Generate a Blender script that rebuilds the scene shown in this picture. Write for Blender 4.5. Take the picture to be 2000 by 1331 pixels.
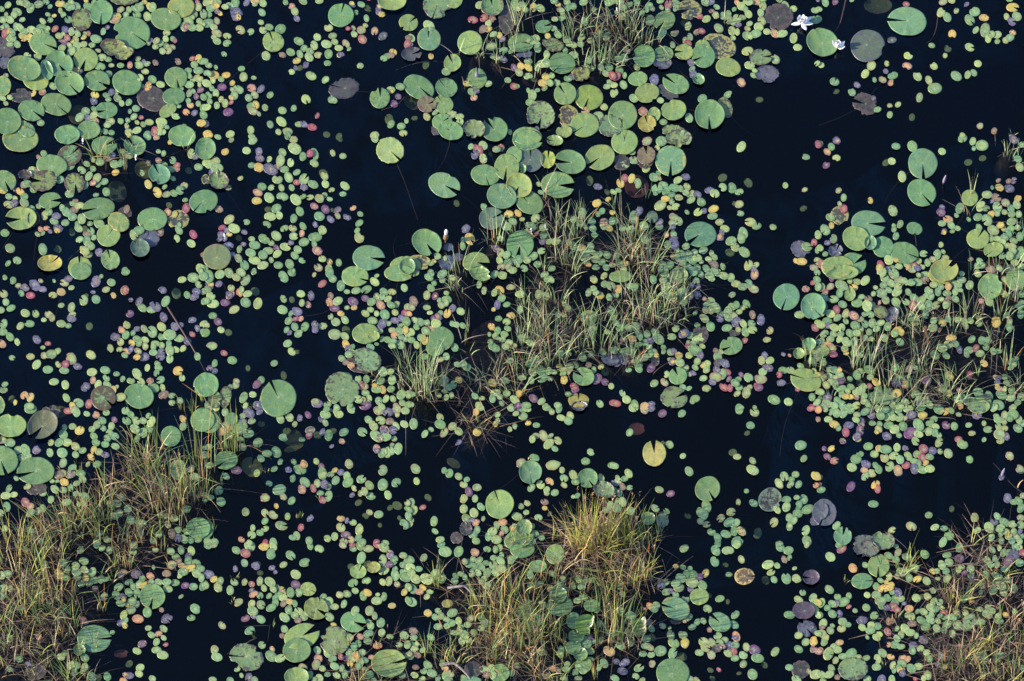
import bpy, math, random
from mathutils import Vector, noise
import numpy as np

R = math.radians
scene = bpy.context.scene
for _o in list(bpy.data.objects):
    bpy.data.objects.remove(_o)
C = scene.collection

# ------------------------------------------------------------------ camera
PITCH = R(57.0)          # looking down from a helicopter with a long lens
LENS = 180.0
DIST = 35.0
cam_d = bpy.data.cameras.new("camera")
cam_d.lens = LENS
cam_d.sensor_width = 36.0
cam_d.sensor_fit = 'HORIZONTAL'
cam_d.clip_start = 0.5
cam_d.clip_end = 900.0
cam = bpy.data.objects.new("camera", cam_d)
C.objects.link(cam)
CAM = Vector((0.0, -DIST * math.cos(PITCH), DIST * math.sin(PITCH)))
cam.location = CAM
cam.rotation_euler = (math.pi / 2 - PITCH, 0, 0)
scene.camera = cam
FWD = Vector((0, math.cos(PITCH), -math.sin(PITCH)))
UP = Vector((0, math.sin(PITCH), math.cos(PITCH)))
TT = 18.0 / LENS

# ------------------------------------------------------------------ sky, sun, exposure
SUN_EL, SUN_AZ = R(25.0), R(-102.0)      # azimuth from +Y (away from the viewer), clockwise; the sun stands to the left
w = bpy.data.worlds.new("World")
scene.world = w
w.use_nodes = True
nt = w.node_tree
bg = nt.nodes["Background"]
sky = nt.nodes.new("ShaderNodeTexSky")
sky.sky_type = 'NISHITA'
sky.sun_disc = False
sky.sun_elevation = SUN_EL
sky.sun_rotation = SUN_AZ
sky.air_density = 1.0
sky.dust_density = 0.3
sky.ozone_density = 3.0
nt.links.new(sky.outputs[0], bg.inputs[0])
bg.inputs[1].default_value = 0.15
sun_d = bpy.data.lights.new("sun", 'SUN')
sun_d.energy = 5.0
sun_d.angle = R(0.6)
sun_d.color = (1.0, 0.87, 0.68)
sun = bpy.data.objects.new("sun", sun_d)
C.objects.link(sun)
sun_dir = Vector((math.sin(SUN_AZ) * math.cos(SUN_EL), math.cos(SUN_AZ) * math.cos(SUN_EL), math.sin(SUN_EL)))
sun.rotation_euler = sun_dir.to_track_quat('Z', 'Y').to_euler()
sun.location = sun_dir * 60
vs = scene.view_settings
vs.view_transform = 'Standard'
vs.look = 'None'
vs.exposure = 1.05
vs.gamma = 1.0
scene.cycles.max_bounces = 6
scene.cycles.transparent_max_bounces = 12
scene.cycles.caustics_reflective = False
scene.cycles.caustics_refractive = False


# ------------------------------------------------------------------ helpers
def ground(u, v, z=0.0):
    """the point on the level plane z that lies at pixel (u, v) of the 2000 x 1331 photograph"""
    d = FWD + Vector((1, 0, 0)) * ((u - 1000.0) / 1000.0 * TT) + UP * ((665.5 - v) / 1000.0 * TT)
    t = (z - CAM.z) / d.z
    return CAM + d * t


M_PX = 7.0 / 2000.0                      # metres per photograph pixel across
V_PX = M_PX / math.cos(PITCH)            # metres of height per photograph pixel up


def s2l(c):
    c = c / 255.0
    return c / 12.92 if c <= 0.04045 else ((c + 0.055) / 1.055) ** 2.4


KLIT = 1.6                              # how bright a white level surface comes out under this sun and sky


def alb(rgb):
    return tuple(min(0.85, s2l(c) / KLIT) for c in rgb)


def mix(a, b, t):
    return tuple(a[i] * (1 - t) + b[i] * t for i in range(3))


def new_obj(name, me, parent=None, loc=None):
    o = bpy.data.objects.new(name, me)
    C.objects.link(o)
    if parent is not None:
        o.parent = parent
    if loc is not None:
        o.location = loc
    return o


def tag(o, label=None, cat=None, group=None, kind=None):
    if label:
        o["label"] = label
    if cat:
        o["category"] = cat
    if group:
        o["group"] = group
    if kind:
        o["kind"] = kind


class MB:
    """collects vertices, faces and per-vertex attributes into one mesh"""

    def __init__(self):
        self.v, self.f, self.c1, self.c2, self.p = [], [], [], [], []

    def build(self, name, mat, origin=(0, 0, 0), smooth=True):
        me = bpy.data.meshes.new(name)
        ox, oy, oz = origin
        me.from_pydata([(a - ox, b - oy, c - oz) for a, b, c in self.v], [], self.f)
        n = len(self.v)
        for an, dat in (("tint", self.c1), ("tint2", self.c2), ("pv", self.p)):
            if dat:
                at = me.attributes.new(an, 'FLOAT_COLOR', 'POINT')
                arr = np.ones((n, 4), dtype=np.float32)
                a = np.array(dat, dtype=np.float32)
                arr[:, :a.shape[1]] = a
                at.data.foreach_set("color", arr.ravel())
        if smooth:
            me.polygons.foreach_set("use_smooth", [True] * len(me.polygons))
        me.materials.append(mat)
        me.update()
        return me


# ------------------------------------------------------------------ materials
def nodes(name):
    m = bpy.data.materials.new(name)
    m.use_nodes = True
    t = m.node_tree
    t.nodes.clear()
    return m, t


def N(t, typ, **kw):
    n = t.nodes.new(typ)
    for k, val in kw.items():
        setattr(n, k, val)
    return n


def L(t, a, ao, b, bi):
    t.links.new(a.outputs[ao], b.inputs[bi])


def M(t, op, a, b=None, clamp=False):
    n = N(t, "ShaderNodeMath", operation=op)
    n.use_clamp = clamp
    for i, x in enumerate((a, b)):
        if x is None:
            continue
        if isinstance(x, (int, float)):
            n.inputs[i].default_value = x
        else:
            t.links.new(x, n.inputs[i])
    return n.outputs[0]


def mixc(t, fac, a, b, typ='MIX'):
    n = N(t, "ShaderNodeMix", data_type='RGBA', blend_type=typ)
    if isinstance(fac, (int, float)):
        n.inputs[0].default_value = fac
    else:
        t.links.new(fac, n.inputs[0])
    for i, x in ((6, a), (7, b)):
        if isinstance(x, tuple):
            n.inputs[i].default_value = (*x, 1)
        else:
            t.links.new(x, n.inputs[i])
    return n.outputs[2]


def ramp(t, x, a, b):
    n = N(t, "ShaderNodeMapRange")
    n.clamp = True
    t.links.new(x, n.inputs[0])
    for i, val in ((1, a), (2, b)):
        if isinstance(val, (int, float)):
            n.inputs[i].default_value = val
        else:
            t.links.new(val, n.inputs[i])
    return n.outputs[0]


def pad_material():
    """leaf skin of the floating pads: own colour, radial veins, decay blotches, wrinkles"""
    m, t = nodes("pad_leaf")
    out = N(t, "ShaderNodeOutputMaterial")
    pb = N(t, "ShaderNodeBsdfPrincipled")
    L(t, pb, 0, out, 0)
    a1 = N(t, "ShaderNodeAttribute", attribute_name="tint")
    a2 = N(t, "ShaderNodeAttribute", attribute_name="tint2")
    ap = N(t, "ShaderNodeAttribute", attribute_name="pv")      # x: radius 0..1, y: vein phase, z: decay amount
    sp = N(t, "ShaderNodeSeparateColor")
    L(t, ap, 0, sp, 0)
    r, th, dec = sp.outputs[0], sp.outputs[1], sp.outputs[2]
    geo = N(t, "ShaderNodeNewGeometry")

    def noi(scale, det=3.0, rough=0.55):
        n = N(t, "ShaderNodeTexNoise")
        n.inputs["Scale"].default_value = scale
        n.inputs["Detail"].default_value = det
        n.inputs["Roughness"].default_value = rough
        L(t, geo, "Position", n, "Vector")
        return n.outputs["Fac"]
    n_big, n_mid, n_fine = noi(9.0), noi(48.0, 4.0, 0.65), noi(105.0, 3.0, 0.7)
    # veins: narrow light rays that fade at the rim
    vs_ = M(t, 'SINE', M(t, 'ADD', th, M(t, 'MULTIPLY', n_mid, 1.6)))
    vein = M(t, 'MULTIPLY', M(t, 'POWER', M(t, 'MAXIMUM', vs_, 0.0), 5.0), ramp(t, r, 1.0, 0.25))
    # decay: patches that start at the rim
    thr = M(t, 'SUBTRACT', M(t, 'SUBTRACT', 0.735, M(t, 'MULTIPLY', dec, 0.36)), M(t, 'MULTIPLY', M(t, 'POWER', r, 4.0), M(t, 'MULTIPLY', dec, 0.22)))
    big_p = M(t, 'ADD', M(t, 'MULTIPLY', n_mid, 0.62), M(t, 'MULTIPLY', noi(22.0, 3.0), 0.38))
    small_p = noi(105.0, 3.0, 0.6)
    patch = M(t, 'ADD', M(t, 'MULTIPLY', big_p, ap.outputs["Alpha"]), M(t, 'MULTIPLY', small_p, M(t, 'SUBTRACT', 1.0, ap.outputs["Alpha"])))
    dmask = ramp(t, patch, thr, M(t, 'ADD', thr, 0.035))
    base = mixc(t, M(t, 'MULTIPLY', vein, 0.07), a1.outputs[0], (0.62, 0.68, 0.40))
    warm = mixc(t, 1.0, base, (1.28, 1.06, 0.66), 'MULTIPLY')
    base = mixc(t, M(t, 'MULTIPLY', ramp(t, noi(16.0, 3.0), 0.45, 0.70), 0.75), base, warm)
    cool = mixc(t, 1.0, base, (0.80, 0.92, 1.02), 'MULTIPLY')
    base = mixc(t, M(t, 'MULTIPLY', ramp(t, noi(12.0, 2.0), 0.50, 0.70), 0.8), base, cool)
    small = M(t, 'SUBTRACT', 1.0, ap.outputs["Alpha"])
    base = mixc(t, M(t, 'MULTIPLY', M(t, 'MULTIPLY', small, ramp(t, noi(70.0, 2.0), 0.40, 0.65)), M(t, 'MULTIPLY', ramp(t, r, 0.95, 0.1), 0.42)), base, (0.62, 0.66, 0.36))
    tone = ramp(t, n_big, 0.25, 0.75)
    base = mixc(t, M(t, 'MULTIPLY', M(t, 'SUBTRACT', 1.0, tone), 0.22), base, (0.02, 0.05, 0.03))
    base = mixc(t, M(t, 'MULTIPLY', ramp(t, n_fine, 0.50, 0.66), 0.42), base, (0.015, 0.04, 0.02))
    base = mixc(t, M(t, 'MULTIPLY', ramp(t, n_mid, 0.55, 0.75), 0.12), base, (0.6, 0.62, 0.35))
    base = mixc(t, M(t, 'MULTIPLY', ramp(t, r, 0.10, 0.0), 0.45), base, (0.45, 0.50, 0.16))
    base = mixc(t, dmask, base, a2.outputs[0])
    L2 = t.links.new
    L2(base, pb.inputs["Base Color"])
    rg = M(t, 'ADD', 0.28, M(t, 'MULTIPLY', n_mid, 0.22))
    L2(rg, pb.inputs["Roughness"])
    pb.inputs["Specular IOR Level"].default_value = 0.7
    bump = N(t, "ShaderNodeBump")
    bump.inputs["Strength"].default_value = 0.55
    bump.inputs["Distance"].default_value = 0.005
    h = M(t, 'ADD', M(t, 'MULTIPLY', n_fine, 0.35), M(t, 'ADD', M(t, 'MULTIPLY', n_mid, 0.55), M(t, 'MULTIPLY', vein, 0.22)))
    L2(M(t, 'ADD', h, M(t, 'MULTIPLY', n_big, 1.3)), bump.inputs["Height"])
    L(t, bump, 0, pb, "Normal")
    return m


def blade_material():
    m, t = nodes("grass_blade")
    out = N(t, "ShaderNodeOutputMaterial")
    pb = N(t, "ShaderNodeBsdfPrincipled")
    tr = N(t, "ShaderNodeBsdfTranslucent")
    mx = N(t, "ShaderNodeMixShader")
    mx.inputs[0].default_value = 0.28
    a1 = N(t, "ShaderNodeAttribute", attribute_name="tint")
    geo = N(t, "ShaderNodeNewGeometry")
    n = N(t, "ShaderNodeTexNoise")
    n.inputs["Scale"].default_value = 35.0
    n.inputs["Detail"].default_value = 3.0
    L(t, geo, "Position", n, "Vector")
    col = mixc(t, M(t, 'MULTIPLY', ramp(t, n.outputs["Fac"], 0.45, 0.75), 0.4), a1.outputs[0], (0.05, 0.04, 0.02))
    t.links.new(col, pb.inputs["Base Color"])
    t.links.new(col, tr.inputs["Color"])
    pb.inputs["Roughness"].default_value = 0.55
    pb.inputs["Specular IOR Level"].default_value = 0.3
    L(t, pb, 0, mx, 1)
    L(t, tr, 0, mx, 2)
    L(t, mx, 0, out, 0)
    return m


def plain_material(name, rgb, rough, bumpscale=120.0, var=0.35):
    m, t = nodes(name)
    out = N(t, "ShaderNodeOutputMaterial")
    pb = N(t, "ShaderNodeBsdfPrincipled")
    L(t, pb, 0, out, 0)
    geo = N(t, "ShaderNodeNewGeometry")
    n = N(t, "ShaderNodeTexNoise")
    n.inputs["Scale"].default_value = bumpscale
    n.inputs["Detail"].default_value = 4.0
    L(t, geo, "Position", n, "Vector")
    dark = tuple(c * (1 - var) for c in rgb)
    lite = tuple(min(0.95, c * (1 + var * 0.6)) for c in rgb)
    t.links.new(mixc(t, ramp(t, n.outputs["Fac"], 0.3, 0.7), dark, lite), pb.inputs["Base Color"])
    pb.inputs["Roughness"].default_value = rough
    b = N(t, "ShaderNodeBump")
    b.inputs["Strength"].default_value = 0.4
    b.inputs["Distance"].default_value = 0.003
    t.links.new(n.outputs["Fac"], b.inputs["Height"])
    L(t, b, 0, pb, "Normal")
    return m


def water_material():
    m, t = nodes("pond_water")
    out = N(t, "ShaderNodeOutputMaterial")
    tr = N(t, "ShaderNodeBsdfTransparent")
    tr.inputs[0].default_value = (0.46, 0.50, 0.53, 1)     # dark pond water: each crossing keeps about half of the light
    gl = N(t, "ShaderNodeBsdfGlossy")
    gl.inputs["Roughness"].default_value = 0.02
    mx = N(t, "ShaderNodeMixShader")
    geo = N(t, "ShaderNodeNewGeometry")
    n = N(t, "ShaderNodeTexNoise")
    n.inputs["Scale"].default_value = 5.0
    n.inputs["Detail"].default_value = 2.0
    L(t, geo, "Position", n, "Vector")
    b = N(t, "ShaderNodeBump")
    b.inputs["Strength"].default_value = 0.06
    b.inputs["Distance"].default_value = 0.02
    t.links.new(n.outputs["Fac"], b.inputs["Height"])
    L(t, b, 0, gl, "Normal")
    dot = N(t, "ShaderNodeVectorMath", operation='DOT_PRODUCT')
    L(t, geo, "Incoming", dot, 0)
    L(t, b, 0, dot, 1)
    cosv = M(t, 'ABSOLUTE', dot.outputs["Value"])
    refl = M(t, 'ADD', 0.027, M(t, 'MULTIPLY', M(t, 'POWER', M(t, 'SUBTRACT', 1.0, cosv, True), 5.0), 0.98), True)
    t.links.new(refl, mx.inputs[0])
    L(t, tr, 0, mx, 1)
    L(t, gl, 0, mx, 2)
    L(t, mx, 0, out, 0)
    return m


def bed_material():
    m, t = nodes("peat_bed")
    out = N(t, "ShaderNodeOutputMaterial")
    pb = N(t, "ShaderNodeBsdfPrincipled")
    L(t, pb, 0, out, 0)
    geo = N(t, "ShaderNodeNewGeometry")
    n = N(t, "ShaderNodeTexNoise")
    n.inputs["Scale"].default_value = 30.0
    n.inputs["Detail"].default_value = 6.0
    n.inputs["Roughness"].default_value = 0.7
    L(t, geo, "Position", n, "Vector")
    peat = mixc(t, ramp(t, n.outputs["Fac"], 0.35, 0.75), (0.012, 0.009, 0.010), (0.060, 0.046, 0.046))
    silt_scatter_blue = mixc(t, ramp(t, n.outputs["Fac"], 0.35, 0.75), (0.0, 0.0062, 0.021), (0.0, 0.0066, 0.022))
    sz = N(t, "ShaderNodeSeparateXYZ")
    L(t, geo, "Position", sz, 0)
    t.links.new(mixc(t, ramp(t, sz.outputs[2], -0.07, -0.17), peat, silt_scatter_blue), pb.inputs["Base Color"])     # peat mounds; deep silt below has the water's scattered blue light in its colour
    pb.inputs["Roughness"].default_value = 1.0
    pb.inputs["Specular IOR Level"].default_value = 0.0
    b = N(t, "ShaderNodeBump")
    b.inputs["Strength"].default_value = 0.8
    b.inputs["Distance"].default_value = 0.02
    t.links.new(n.outputs["Fac"], b.inputs["Height"])
    L(t, b, 0, pb, "Normal")
    return m


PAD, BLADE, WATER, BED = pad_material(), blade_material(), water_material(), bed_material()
PETAL = plain_material("white_petal", (0.80, 0.78, 0.82), 0.45, 60.0, 0.08)
STAMEN = plain_material("yellow_stamen", (0.70, 0.42, 0.06), 0.6, 200.0, 0.3)
BUD = plain_material("pale_violet_bud", (0.24, 0.20, 0.30), 0.45, 90.0, 0.25)
SEPAL = plain_material("brown_sepal", (0.22, 0.13, 0.07), 0.6, 90.0, 0.4)
STEM = plain_material("red_brown_stem", (0.055, 0.026, 0.026), 0.5, 40.0, 0.3)
WOOD = plain_material("grey_dead_wood", (0.22, 0.19, 0.19), 0.7, 70.0, 0.45)


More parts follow.
